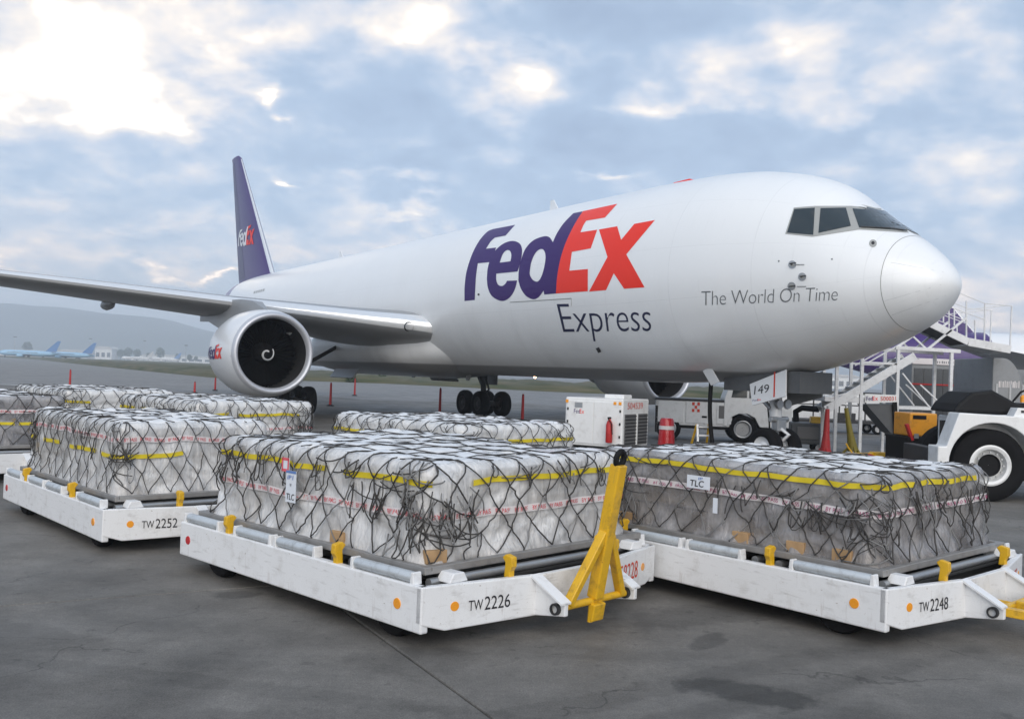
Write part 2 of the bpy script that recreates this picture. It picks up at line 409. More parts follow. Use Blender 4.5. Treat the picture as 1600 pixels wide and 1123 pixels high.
# ------------------------------------------------------------------ ground
def ground_mat(name, base, var, stain=None):
    m = bpy.data.materials.new(name); m.use_nodes = True
    nt = m.node_tree; b = nt.nodes['Principled BSDF']; g = nt.nodes.new('ShaderNodeNewGeometry')
    oi = nt.nodes.new('ShaderNodeObjectInfo')
    def nz(scale, det, rough=.6, sc=(1, 1, 1), rot=0, dist=0.0):
        mp = nt.nodes.new('ShaderNodeMapping'); mp.inputs['Scale'].default_value = sc; mp.inputs['Rotation'].default_value = (0, 0, rot)
        nt.links.new(g.outputs['Position'], mp.inputs[0])
        n = nt.nodes.new('ShaderNodeTexNoise'); n.inputs['Scale'].default_value = scale; n.inputs['Detail'].default_value = det; n.inputs['Roughness'].default_value = rough
        n.inputs['Distortion'].default_value = dist
        nt.links.new(mp.outputs[0], n.inputs['Vector']); return n.outputs[0]
    def rng(x, a, b_, c, d):
        r = nt.nodes.new('ShaderNodeMapRange'); nt.links.new(x, r.inputs[0])
        for i, q in enumerate((a, b_, c, d)): r.inputs[i + 1].default_value = q
        return r.outputs[0]
    def mul(a, b_):
        n = nt.nodes.new('ShaderNodeMath'); n.operation = 'MULTIPLY'
        for i, x in enumerate((a, b_)):
            if isinstance(x, (int, float)): n.inputs[i].default_value = x
            else: nt.links.new(x, n.inputs[i])
        return n.outputs[0]
    k = mul(rng(nz(.35, 6, .6, dist=.8), .3, .7, 1 - var, 1 + var), rng(nz(2.3, 9, .72), .25, .75, .72, 1.28))
    k = mul(k, rng(nz(90, 2, .8), .25, .75, .55, 1.45)); k = mul(k, rng(nz(22, 6, .8), .3, .7, .80, 1.2))
    k = mul(k, rng(nz(.9, 5, .6, (.12, 1.2, 1), R(40), .5), .45, .75, 1.0, .78))
    k = mul(k, rng(oi.outputs['Random'], 0, 1, .92, 1.08))
    vo = nt.nodes.new('ShaderNodeTexVoronoi'); vo.feature = 'DISTANCE_TO_EDGE'; vo.inputs['Scale'].default_value = .55
    wv = nt.nodes.new('ShaderNodeVectorMath'); wv.operation = 'ADD'; nn_ = nt.nodes.new('ShaderNodeTexNoise'); nn_.inputs['Scale'].default_value = 2.2; nn_.inputs['Detail'].default_value = 8
    nt.links.new(g.outputs['Position'], nn_.inputs['Vector']); sc_ = nt.nodes.new('ShaderNodeVectorMath'); sc_.operation = 'SCALE'; sc_.inputs['Scale'].default_value = .5; nt.links.new(nn_.outputs['Color'], sc_.inputs[0])
    nt.links.new(g.outputs['Position'], wv.inputs[0]); nt.links.new(sc_.outputs[0], wv.inputs[1]); nt.links.new(wv.outputs[0], vo.inputs['Vector'])
    cm_ = nt.nodes.new('ShaderNodeMath'); cm_.operation = 'MAXIMUM'; nt.links.new(rng(vo.outputs['Distance'], .001, .006, .55, 1.0), cm_.inputs[0]); nt.links.new(rng(nz(.5, 3), .52, .56, 1.0, 0.0), cm_.inputs[1]); k = mul(k, cm_.outputs[0])
    k = mul(k, rng(nz(6.5, 2, .5), .66, .72, 1.0, .72))
    for (cx, cy, ax, ay, rot, amt) in (stain or []):
        mp = nt.nodes.new('ShaderNodeMapping'); mp.vector_type = 'TEXTURE'
        mp.inputs['Location'].default_value = (cx, cy, 0); mp.inputs['Rotation'].default_value = (0, 0, rot); mp.inputs['Scale'].default_value = (ax, ay, 1e6)
        nt.links.new(g.outputs['Position'], mp.inputs[0])
        ln = nt.nodes.new('ShaderNodeVectorMath'); ln.operation = 'LENGTH'; nt.links.new(mp.outputs[0], ln.inputs[0])
        ad = nt.nodes.new('ShaderNodeMath'); ad.operation = 'ADD'; nt.links.new(ln.outputs['Value'], ad.inputs[0])
        nt.links.new(rng(nz(4.5, 4), .2, .8, -.45, .45), ad.inputs[1])
        k = mul(k, rng(ad.outputs[0], .75, 1.05, amt, 1.0))
    c = nt.nodes.new('ShaderNodeVectorMath'); c.operation = 'SCALE'; c.inputs[0].default_value = base; nt.links.new(k, c.inputs['Scale'])
    nt.links.new(c.outputs[0], b.inputs['Base Color'])
    nt.links.new(rng(nz(1.1, 6), .3, .7, .52, .82), b.inputs['Roughness'])
    bp = nt.nodes.new('ShaderNodeBump'); bp.inputs['Strength'].default_value = .35; bp.inputs['Distance'].default_value = .012
    nt.links.new(nz(60, 5, .7), bp.inputs['Height']); nt.links.new(bp.outputs[0], b.inputs['Normal'])
    return m
oil = on_ground(1165, 1082)
oil2 = on_ground(640, 1040)
STAINS = [(oil.x, oil.y, .52, .22, R(-25), .48), (oil.x + .5, oil.y + 2.2, 1.6, .35, R(30), .72), (oil2.x, oil2.y + .1, .5, .35, .4, .75),
          (.2, 5.6, 4.5, .16, R(34), .80), (.7, 5.35, 4.5, .14, R(34), .82), (-2.6, 6.1, 3.2, .13, R(-12), .82), (3.2, 5.9, 2.4, .5, R(20), .84), (-2.3, 8.2, .25, .14, .3, .6), (1.6, 7.3, .3, .12, 1.0, .62),
          (-1.5, 5.2, 1.3, .3, R(15), .82), (-3.6, 6.8, .9, .3, R(-20), .8)]
M['concrete'] = ground_mat('apron_concrete', (.148, .139, .126), .36, STAINS)
M['asphalt'] = ground_mat('far_apron', (.19, .186, .18), .2)
mb = MB(); mb.add([(-9000, -200, -.03), (9000, -200, -.03), (9000, 9000, -.03), (-9000, 9000, -.03)], [(0, 1, 2, 3)])
ground = struct(mb.build('ground', 'asphalt'))
# concrete slabs of the near apron, joints left open
GA = R(29); gc, gs = math.cos(GA), math.sin(GA); SL = 6.0
j0 = on_ground(700, 1071); j1 = on_ground(150, 935)
u0 = j0.x * gc + j0.y * gs                      # joint running away crosses here
v0 = -j1.x * gs + j1.y * gc
apron = thing('apron', (0, 0, 0), GA, 'x', 'x'); del apron['label']; del apron['category']; apron['kind'] = 'structure'
mb = MB(); hs = SL / 2 - .008
mb.box((0, 0, -.03), (2 * hs, 2 * hs, .06))
first = mb.build('slab', 'concrete', apron, bevel=.012)
cnt = 0
for i in range(-8, 11):
    for j in range(-6, 11):
        cx, cy = u0 + (i + .5) * SL, v0 + (j + .5) * SL
        wx, wy = cx * gc - cy * gs, cx * gs + cy * gc
        if wy < -1 or wy > 62 or abs(wx) > 7 + wy * .62: continue
        if cnt == 0: first.location = (cx, cy, 0)
        else: inst(first, 'slab', (cx, cy, 0), (0, 0, 0), apron)
        cnt += 1
# painted lines across the far apron
def strip(name, pts, w, z, m):
    mb = MB()
    for a, b in zip(pts[:-1], pts[1:]):
        a, b = Vector((a[0], a[1], z)), Vector((b[0], b[1], z)); n = (b - a).cross(Vector((0, 0, 1))).normalized() * w / 2
        mb.add([a - n, b - n, b + n, a + n], [(0, 1, 2, 3)])
    return struct(mb.build(name, m))
g = lambda x, y: on_ground(x, y)[:2]
strip('painted_line', [g(-40, 599), g(70, 603)], .9, .004, 'line')
strip('painted_line', [g(180, 616), g(420, 622)], .5, .004, 'line')
strip('painted_line', [g(800, 653), g(884, 657)], .35, .004, 'line')

# grass strip beyond the taxiway
def grass_mat():
    m = mat('dry_grass', (.09, .11, .045), .95)
    nt = m.node_tree; b = nt.nodes['Principled BSDF']; ge = nt.nodes.new('ShaderNodeNewGeometry')
    mp = nt.nodes.new('ShaderNodeMapping'); mp.inputs['Scale'].default_value = (.06, .02, .8); nt.links.new(ge.outputs['Position'], mp.inputs[0])
    n = nt.nodes.new('ShaderNodeTexNoise'); n.inputs['Scale'].default_value = 3; n.inputs['Detail'].default_value = 8; nt.links.new(mp.outputs[0], n.inputs['Vector'])
    r = nt.nodes.new('ShaderNodeValToRGB'); nt.links.new(n.outputs[0], r.inputs[0])
    r.color_ramp.elements[0].position = .3; r.color_ramp.elements[0].color = (.035, .05, .016, 1)
    r.color_ramp.elements[1].position = .68; r.color_ramp.elements[1].color = (.12, .105, .06, 1)
    nt.links.new(r.outputs[0], b.inputs['Base Color'])
    return m
M['grass'] = grass_mat()
near = [(-420, 760), (-234, 467), (-140, 300), (-90, 212), (-62, 163), (-39, 124), (-18, 131), (4.8, 116), (40, 112), (90, 112), (160, 112)]
mb = MB(); NX = 240; NY = 24; o = 0
for i in range(NX + 1):
    t = i / NX * (len(near) - 1); k = min(int(t), len(near) - 2); q = t - k
    x = near[k][0] * (1 - q) + near[k + 1][0] * q; y = near[k][1] * (1 - q) + near[k + 1][1] * q
    for j in range(NY + 1):
        w = (j / NY) ** 1.5 * (70 + max(0, y - 120) * .4)
        h = min(1, j / 2) * (.75 + .6 * noise.noise((x * .25, (y + w) * .08, 3))) + min(1, j / 2) * .3 * noise.noise((x * 1.1, (y + w) * .5, 1)) if j else -.02
        mb.v.append((x + w * .15, y + w, max(-.02, h)))
for i in range(NX):
    for j in range(NY):
        a = i * (NY + 1) + j; mb.f.append((a, a + 1, a + NY + 2, a + NY + 1))
gr = mb.build('grass', 'grass', smooth=180); gr['kind'] = 'stuff'
tag(gr, 'strip of rough green and brown grass beyond the taxiway', 'grass')

# far hills
mb = MB(); NX = 220; NY = 14
for i in range(NX + 1):
    a = -1.15 + 2.3 * i / NX
    for j in range(NY + 1):
        r = 2300 + j / NY * 1300
        x, y = math.sin(a) * r, math.cos(a) * r
        env = math.sin(math.pi * min(1, j / NY)) ** .9
        ridge = 98 + 52 * noise.noise((a * 2.3 + 5.2, 0, 0)) + 34 * noise.noise((a * 8, 2, 0)) + 45 * math.exp(-((a + .40) / .17) ** 2)
        ridge *= .62 if a > -.1 else 1
        z = env * ridge + env * 22 * noise.noise((x * .004, y * .004, 0))
        mb.v.append((x, y, z - .5 if 0 < j < NY else -3))
for i in range(NX):
    for j in range(NY):
        k = i * (NY + 1) + j; mb.f.append((k, k + 1, k + NY + 2, k + NY + 1))
struct(mb.build('hills', 'hill', smooth=180))

# ------------------------------------------------------------------ cargo airplane (local: x aft of nose, y starboard, z up)
PX, PY, PTH, PZ = 8.819, 18.937, 0.5564, 0.159
PROT = math.pi / 2 + PTH
MPL = Matrix.Translation((PX, PY, PZ)) @ Matrix.Rotation(PROT, 4, 'Z')
MPLI = MPL.inverted()
def yplane(px, py, y0):
    o = MPLI @ CAM_P; e = MPLI.to_3x3() @ ray(px, py)
    return o + e * ((y0 - o.y) / e.y)
plane = thing('cargo_airplane', (PX, PY, PZ), PROT, 'huge white cargo jet with purple tail and purple and orange lettering', 'airplane')
SEC = np.array([[0, 4.03, 4.03, 0.0], [.15, 4.372, 3.653, .5], [.5, 4.732, 3.283, .85], [1, 5.115, 2.985, 1.18], [1.6, 5.51, 2.73, 1.48],
                [2.1, 5.90, 2.548, 1.68], [2.6, 6.30, 2.383, 1.83], [3.2, 6.595, 2.214, 1.99], [4, 6.835, 2.076, 2.16], [5, 7.032, 1.943, 2.32],
                [6, 7.127, 1.855, 2.42], [7, 7.175, 1.807, 2.48], [8.5, 7.21, 1.76, 2.515], [12, 7.225, 1.76, 2.515], [20, 7.223, 1.76, 2.515],
                [30, 7.22, 1.80, 2.515], [36, 7.218, 1.86, 2.515], [40, 7.218, 2.3, 2.45], [44, 7.218, 3.1, 2.15], [48, 7.13, 4.1, 1.55],
                [51, 6.93, 5.0, .95], [53, 6.6, 5.6, .5], [53.9, 6.35, 5.95, .2]])
def pchip(xs, ys, x):
    h = np.diff(xs); d = np.diff(ys) / h; m = np.zeros(len(xs))
    for i in range(1, len(xs) - 1):
        if d[i - 1] * d[i] > 0:
            w1, w2 = 2 * h[i] + h[i - 1], h[i] + 2 * h[i - 1]; m[i] = (w1 + w2) / (w1 / d[i - 1] + w2 / d[i])
    m[0], m[-1] = d[0], d[-1]
    i = int(min(max(np.searchsorted(xs, x) - 1, 0), len(xs) - 2)); t = (x - xs[i]) / h[i]
    return (ys[i] * (2 * t**3 - 3 * t**2 + 1) + h[i] * m[i] * (t**3 - 2 * t**2 + t) + ys[i + 1] * (-2 * t**3 + 3 * t**2) + h[i] * m[i + 1] * (t**3 - t**2))
SX = np.sqrt(SEC[:, 0])
def section(x):
    q = math.sqrt(max(x, 0)); return [pchip(SX, SEC[:, k], q) for k in (1, 2, 3)]
def ring(x, n):
    t, b, w = section(x); c = (t + b) / 2 - .12 * (t - b) / 5.4; out = []
    for k in range(n):
        a = 2 * math.pi * k / n; s, q = math.sin(a), math.cos(a)
        z = c + ((t - c) if q > 0 else (c - b)) * q
        out.append((x, w * s, z))
    return out
NR = 96
def loft(xs):
    mb = MB()
    for x in xs: mb.v += ring(x, NR)
    for i in range(len(xs) - 1):
        for k in range(NR):
            mb.f.append((i * NR + k, i * NR + (k + 1) % NR, (i + 1) * NR + (k + 1) % NR, (i + 1) * NR + k))
    return mb
def livery(name):
    m = mat(name, (.78, .80, .81), .26, coat=.45)
    nt = m.node_tree; b = nt.nodes['Principled BSDF']; t = nt.nodes.new('ShaderNodeTexCoord')
    sp = nt.nodes.new('ShaderNodeSeparateXYZ'); nt.links.new(t.outputs['Object'], sp.inputs[0])
    def mth(op, a, b_, c=None):
        n = nt.nodes.new('ShaderNodeMath'); n.operation = op
        for i, x in enumerate((a, b_, c)):
            if x is None: continue
            if isinstance(x, (int, float)): n.inputs[i].default_value = x
            else: nt.links.new(x, n.inputs[i])
        return n.outputs[0]
    def mix(f, a, b_):
        n = nt.nodes.new('ShaderNodeMixRGB'); nt.links.new(f, n.inputs[0])
        for i, x in ((1, a), (2, b_)):
            if isinstance(x, tuple): n.inputs[i].default_value = (*x, 1)
            else: nt.links.new(x, n.inputs[i])
        return n.outputs[0]
    def nz(scale, det, sc):
        mp = nt.nodes.new('ShaderNodeMapping'); mp.inputs['Scale'].default_value = sc; nt.links.new(t.outputs['Object'], mp.inputs[0])
        n = nt.nodes.new('ShaderNodeTexNoise'); n.inputs['Scale'].default_value = scale; n.inputs['Detail'].default_value = det
        nt.links.new(mp.outputs[0], n.inputs['Vector']); return n.outputs[0]
    def rng(x, a, b_, c, d):
        r = nt.nodes.new('ShaderNodeMapRange'); nt.links.new(x, r.inputs[0])
        for i, q in enumerate((a, b_, c, d)): r.inputs[i + 1].default_value = q
        return r.outputs[0]
    col = mix(nz(.7, 2, (.25, .25, .6)), (.81, .83, .84), (.86, .875, .88))
    # repainted panels of the crown and faint vertical streaks
    col = mix(rng(nz(.8, 2, (.5, 0, .25)), .56, .58, 0, .35), col, (.86, .87, .87))
    fr_ = lambda v_, per, w_: rng(mth('ABSOLUTE', mth('SUBTRACT', mth('FRACT', mth('DIVIDE', v_, per), 0), .5), 0), w_ / per, w_ / per * .5, 0, 1)
    ang = mth('ARCTAN2', sp.outputs[1], mth('SUBTRACT', sp.outputs[2], 4.4))
    seams = mth('MAXIMUM', fr_(sp.outputs[0], 2.35, .011), fr_(mth('MULTIPLY', ang, 2.5), 1.31, .010))
    col = mix(mth('MULTIPLY', seams, .11), col, (.30, .31, .32))
    rvt = mth('MULTIPLY', fr_(sp.outputs[0], .47, .02), rng(nz(3.1, 3, (.4, .4, 1)), .45, .7, 0, .10)); col = mix(rvt, col, (.4, .41, .42))
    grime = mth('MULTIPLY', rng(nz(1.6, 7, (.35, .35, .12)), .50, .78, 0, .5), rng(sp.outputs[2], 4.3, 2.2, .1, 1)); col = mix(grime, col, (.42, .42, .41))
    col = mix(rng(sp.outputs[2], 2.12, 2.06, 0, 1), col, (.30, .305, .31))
    lim = mth('SUBTRACT', sp.outputs[0], mth('MULTIPLY_ADD', sp.outputs[2], -.55, 51.6))
    col = mix(mth('GREATER_THAN', lim, 0.0), col, (.075, .035, .19))
    nt.links.new(col, b.inputs['Base Color'])
    b.inputs['Roughness'].default_value = .30; b.inputs['Coat Roughness'].default_value = .2
    return m
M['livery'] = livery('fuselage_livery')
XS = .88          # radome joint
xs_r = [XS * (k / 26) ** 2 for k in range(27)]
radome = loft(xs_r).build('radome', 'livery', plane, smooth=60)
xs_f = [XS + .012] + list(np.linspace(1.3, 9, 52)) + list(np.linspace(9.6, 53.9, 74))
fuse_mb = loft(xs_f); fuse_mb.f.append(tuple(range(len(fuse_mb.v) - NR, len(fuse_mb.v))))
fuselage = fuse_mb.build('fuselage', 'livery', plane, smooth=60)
mb = MB(); mb.v += [tuple(Vector(p)) for p in ring(XS - .03, NR)]
rg = MB()
for x, sc in ((XS - .02, .993), (XS + .03, .993)):
    t, b, w = section(x); c = (t + b) / 2
    rg.v += [(x, p[1] * sc, c + (p[2] - c) * sc) for p in ring(x, NR)]
for k in range(NR): rg.f.append((k, (k + 1) % NR, NR + (k + 1) % NR, NR + k))
rg.build('radome_joint', 'frame', plane, smooth=60)

def bvh_of(objs):
    vs, fs = [], []
    for o in objs:
        n = len(vs); vs += [MPL @ v.co for v in o.data.vertices]; fs += [tuple(n + i for i in p.vertices) for p in o.data.polygons]
    return BVHTree.FromPolygons(vs, fs)
BF = bvh_of([radome, fuselage])
def hit(bvh, px, py, off):
    d = ray(px, py).normalized(); loc, nor, i, dist = bvh.ray_cast(CAM_P, d)
    if loc is None:
        loc, nor, i, dist = bvh.find_nearest(CAM_P + d * 30)
    if nor.dot(d) > 0: nor = -nor
    return loc + nor * off
def skin(name, m, polys_or_mesh, off=.006, cell=10, parent=None, bvh=None, mirror=False, thick=0):
    vf = poly2d(polys_or_mesh) if isinstance(polys_or_mesh, list) else polys_or_mesh
    o = decal(name, m, parent or plane, vf, lambda x, y: hit(bvh or BF, x, y, off), cell, MPLI)
    if thick:
        s = o.modifiers.new('thickness', 'SOLIDIFY'); s.thickness = thick; s.offset = 0
    return o
def mirrored(o, parent=None):
    me = o.data.copy()
    for v in me.vertices: v.co.y = -v.co.y
    me.flip_normals()
    c = bpy.data.objects.new(o.name.split('.')[0], me); COL.objects.link(c); c.parent = parent or plane
    return c
# big lettering on the starboard side, traced as outlines
LX = lambda p: [(680 + x / 3.742, 280 + y / 3.742) for x, y in p]
def arcs(*pts): return list(pts)
def cr_spline(p, seg=5, closed=False):
    out = []; n = len(p)
    for i in range(n - 1):
        a, b, c, d = p[max(i - 1, 0)], p[i], p[i + 1], p[min(i + 2, n - 1)]
        for k in range(seg):
            t = k / seg
            out.append(tuple(.5 * (2 * b[j] + (c[j] - a[j]) * t + (2 * a[j] - 5 * b[j] + 4 * c[j] - d[j]) * t * t + (3 * b[j] - a[j] - 3 * c[j] + d[j]) * t**3) for j in (0, 1)))
    out.append(p[-1]); return out
Fp = [(172, 712)] + cr_spline([(172, 640), (180, 560), (198, 490), (225, 420), (262, 355), (305, 308), (340, 292)]) + [(468, 268), (412, 330)] + \
     cr_spline([(350, 342), (325, 365), (298, 407)], 4) + [(357, 400), (330, 484), (250, 492)] + cr_spline([(250, 492), (240, 560), (235, 640), (232, 706)], 4)
Ep = cr_spline([(303, 580), (308, 520), (325, 465), (352, 418), (395, 380), (445, 362), (485, 370), (505, 395), (508, 435), (498, 490), (482, 540)]) + \
     cr_spline([(358, 552), (358, 590), (370, 618), (393, 624), (412, 610), (420, 594)], 4) + cr_spline([(480, 592), (468, 640), (442, 685), (405, 710), (368, 706), (330, 680), (309, 635), (303, 585)])
Eh = cr_spline([(378, 488), (395, 440), (418, 416), (438, 420), (446, 445), (441, 480)], 4)
Dp = cr_spline([(487, 590), (490, 530), (505, 465), (530, 405), (575, 358), (635, 335), (668, 340), (688, 368)]) + cr_spline([(690, 366), (712, 318), (752, 258), (808, 200)], 4) + [(862, 189)]
DE = cr_spline([(865, 188), (830, 240), (792, 310), (757, 390), (730, 480), (713, 580), (707, 668)], 5)
Dp = Dp + DE[1:] + [(638, 674), (635, 652)] + cr_spline([(632, 655), (605, 690), (572, 702), (532, 682), (503, 642), (489, 600)], 4)
Dh = cr_spline([(553, 550), (562, 488), (585, 435), (613, 410), (636, 416), (646, 452), (639, 510), (622, 568), (600, 598), (573, 590), (556, 565)])
REp = DE[::-1] + [(1065, 145), (993, 225), (885, 243)] + cr_spline([(882, 246), (866, 272), (850, 311)], 3) + [(948, 296), (910, 405), (800, 425), (785, 535), (893, 525), (893, 655)]
RXp = [(958, 295), (1065, 276), (1088, 355), (1165, 262), (1285, 240), (1118, 440), (1225, 632), (1105, 640), (1045, 550), (1000, 648), (900, 657), (1008, 455)]
skin('letter', 'purple', [LX(Fp)]); skin('letter', 'purple', [LX(Ep), LX(Eh)]); skin('letter', 'purple', [LX(Dp), LX(Dh)])
skin('letter', 'fxred', [LX(REp)]); skin('letter', 'fxred', [LX(RXp)])
def px_text(body, quad, shear=0.0, offset=0.0, spacing=1.0):
    """lettering laid over four pixel corners: lower left, lower right, upper right, upper left"""
    vs, fs, a = text2d(body, shear, offset, spacing)
    def q(x, y):
        return tuple((1 - x) * (1 - y) * quad[0][i] + x * (1 - y) * quad[1][i] + x * y * quad[2][i] + (1 - x) * y * quad[3][i] for i in (0, 1))
    return [q(x, y) for x, y in vs], fs
skin('lettering', 'navytxt', px_text('Express', [(879, 533.5), (1016, 532), (1020, 472), (870, 475)], -.12, -.012, .96), cell=8)
skin('lettering', 'greytxt', px_text('The World On Time', [(1098, 477), (1309, 469), (1309, 448), (1096, 455)], .12, -.016, .95), cell=8)
skin('worn_print', 'frame', [[(396 + k * 3.6, 459 - k * .9), (398.2 + k * 3.6, 458.5 - k * .9), (399.4 + k * 3.6, 454.6 - k * .9), (397.2 + k * 3.6, 455 - k * .9)] for k in range(5)], cell=8)['kind'] = 'stuff'
# cockpit glazing
NC = lambda p: [(1150 + x / 3.119, 240 + y / 3.119) for x, y in p]
fr = skin('window_frame', 'frame', [NC([(240, 392), (282, 264), (385, 256), (560, 256), (752, 272), (842, 386), (600, 371), (400, 402), (372, 406)])], .006, 6)
mirrored(fr)
for p in ([(285, 272), (384, 266), (377, 397), (250, 386)], [(412, 268), (535, 266), (560, 354), (402, 388)], [(567, 270), (748, 280), (830, 377), (600, 361)]):
    g_ = skin('window_pane', 'glass', [NC(p)], .014, 6); mirrored(g_)
# wipers, probes, small plates
def skin_line(name, m, pts, r, off=.012):
    ps = []
    for a, b in zip(pts[:-1], pts[1:]):
        for k in range(6): ps.append((a[0] + (b[0] - a[0]) * k / 6, a[1] + (b[1] - a[1]) * k / 6))
    ps.append(pts[-1])
    mb = MB().tube([MPLI @ hit(BF, x, y, off) for x, y in ps], r, 5)
    return mb.build(name, m, plane, smooth=60)
skin_line('wiper', 'dark', [(1416, 362), (1390, 358), (1345, 356)], .012, .03)
circ = lambda x, y, r, n=20: [(x + r * math.cos(2 * math.pi * k / n), y + r * math.sin(2 * math.pi * k / n)) for k in range(n)]
for x, y in ((1238, 413.5), (1253.5, 432.5), (1237, 447)):
    skin('probe_plate', 'steel', [circ(x, y, 6.3)], .007, 4); skin('probe_ring', 'frame', [circ(x, y, 3.4)], .012, 4)
    b_ = MPLI @ hit(BF, x, y, 0); n_ = (MPLI @ hit(BF, x, y, .12)) - b_
    pm = MB().tube([b_, b_ + n_, b_ + n_ + Vector((-.16, 0, 0))], .014, 6); pm.build('probe', 'dark', plane, smooth=60)
for a in ((1243, 413.5), (1246, 447.5)):
    skin_line('probe_heater_mark', 'greytxt', [a, (a[0] + 14, a[1])], .006)
skin('static_port', 'frame', [circ(1364, 380.5, 6)], .006, 4); skin('static_port', 'blktxt', [circ(1364, 380, 2.6)], .010, 4)
skin('static_port', 'greytxt', [circ(1217, 408, 1.3)], .006, 4); skin('static_port', 'greytxt', [circ(1300, 405, 1.3)], .006, 4)
skin('drain_port', 'blktxt', [circ(748, 460, 1.6)], .008, 4); skin('drain_port', 'dark', [[(931, 544), (936, 542), (940, 549), (935, 551)]], .01, 4)
skin_line('door_edge', 'frame', [(797, 472), (893, 466)], .012, .004)
skin_line('door_edge', 'frame', [(893, 466), (893, 478)], .008, .004)
for a_, b_ in (((1383, 470), (1487, 440)), ((1392, 410), (1490, 428)), ((1394, 492), (1478, 462))): skin_line('lightning_strip', 'steel', [a_, b_], .0025, .0005)
# antennas on the crown
for x, h in ((14.2, .42), (33.0, .40)):
    t = section(x)[0]
    MB().prism([(x - .15, t - .05), (x + .45, t - .05), (x + .42, t + h), (x + .25, t + h)], -.02, .02).build('antenna', 'nac', plane)
MB().prism([(7.4, section(8)[0] - .02), (8.7, section(8)[0] - .02), (8.4, section(8)[0] + .09), (7.8, section(8)[0] + .10)], -.12, .12).build('antenna', 'fxred', plane, bevel=.03)
MB().lathe([(1.74, .0), (1.75, .03), (1.79, .05), (1.86, .05)], 12, 'z', (15.2, 0, -.02)).build('beacon', 'lamp', plane, smooth=60)
for x in (19.5, 21.8, 24.2):
    MB().prism([(x, 1.85), (x + .5, 1.85), (x + .42, 1.52), (x + .2, 1.52)], -.02, .02).build('blade_antenna', 'wing', plane)

# wings
def airfoil(n=14):
    up, lo = [], []
    for k in range(n + 1):
        x = (1 - math.cos(math.pi * k / n)) / 2
        t = 5 * .12 * (.2969 * math.sqrt(x) - .126 * x - .3516 * x * x + .2843 * x**3 - .1036 * x**4)
        up.append((x, t * .92 + .015 * math.sin(math.pi * x))); lo.append((x, -t))
    return up, lo
UP, LO = airfoil()
WST = [(1.2, 18.0, 30.0, 3.25, 1.05), (2.5, 18.45, 29.4, 3.42, 1.0), (4.2, 19.55, 28.95, 3.58, .95), (8.2, 22.15, 28.9, 3.99, .86), (12, 24.6, 30.3, 4.38, .84),
       (18, 28.5, 32.4, 4.98, .82), (23.0, 31.8, 34.4, 5.5, .8), (23.8, 32.9, 34.6, 5.58, .6)]
def wing_mesh(side, part):
    mb = MB(); m = len(UP); rows = []
    for (y, le, te, z, th) in WST:
        c = te - le
        if part == 'box':
            pts = [(le + x * c, z + t * c * th - .045 * x * c * .6) for x, t in UP] + [(le + x * c, z + t * c * th - .045 * x * c * .6) for x, t in LO[-2:0:-1]]
        else:
            s = [(x, t) for x, t in UP if x < .07][::-1] + [(x, t) for x, t in LO if 0 < x < .025]
            pts = [(le + x * c - .012, z + t * c * th * 1.02 - .045 * x * c * .6 + .004) for x, t in s]
        rows.append([(p[0], y * side, p[1]) for p in pts])
    n = len(rows[0])
    for r in rows: mb.v += r
    for i in range(len(rows) - 1):
        for k in range(n if part == 'box' else n - 1):
            mb.f.append((i * n + k, i * n + (k + 1) % n, (i + 1) * n + (k + 1) % n, (i + 1) * n + k))
    if part == 'box': mb.f.append(tuple(range((len(rows) - 1) * n, len(rows) * n)))
    return mb
for sd_ in (1, -1):
    w = wing_mesh(sd_, 'box').build('wing', 'wing', plane, smooth=50)
    wing_mesh(sd_, 'le').build('leading_edge', 'wingle', w, smooth=60)
    for y in (5.6, 11.3, 17.5):     # flap track fairings
        i = max(k for k in range(len(WST)) if WST[k][0] <= y); a, b = WST[i], WST[i + 1]; q = (y - a[0]) / (b[0] - a[0])
        te = a[2] + (b[2] - a[2]) * q; z = a[3] + (b[3] - a[3]) * q; le = a[1] + (b[1] - a[1]) * q
        sc = .5 + (te - le) / 20
        mb = MB(); prof = [(-2.2, .03), (-1.9, .14), (-1.2, .24), (-.3, .26), (.5, .18), (.9, .05)]
        mb.lathe([(te + x * sc, r * sc * 1.1) for x, r in prof], 12, 'x', (0, y * sd_, z - .30)); mb.build('flap_fairing', 'wing', w, smooth=60)
    # wing root landing light
    mb = MB()
    mb.lathe([(0, .16), (.02, .18), (.06, .18)], 16, 'x', (18.72, 3.05 * sd_, 3.36)); mb.build('landing_light', 'glass', w, smooth=60)
    # wing-to-body fairing
fm = MB(); sst = lambda a, b, x: (lambda t: t * t * (3 - 2 * t))(min(1, max(0, (x - a) / (b - a))))
FS = [(x, sst(16.2, 21.5, x) * (1 - sst(29.5, 35.5, x))) for x in np.linspace(16.2, 35.5, 32)]
for x, k in FS:
    for q in range(40):
        a = -.6 + (math.pi + 1.2) * (q / 39); y = -math.cos(a) * (1.25 + 1.5 * k); sn = math.sin(a); z = 2.75 - math.copysign(abs(sn) ** .75, sn) * (.80 + .38 * k)
        fm.v.append((x, y, z + (1 - k) * .25))
for i in range(len(FS) - 1):
    for q in range(39): fm.f.append((i * 40 + q, i * 40 + q + 1, (i + 1) * 40 + q + 1, (i + 1) * 40 + q))
fm.build('belly_fairing', 'livery', plane, smooth=60)
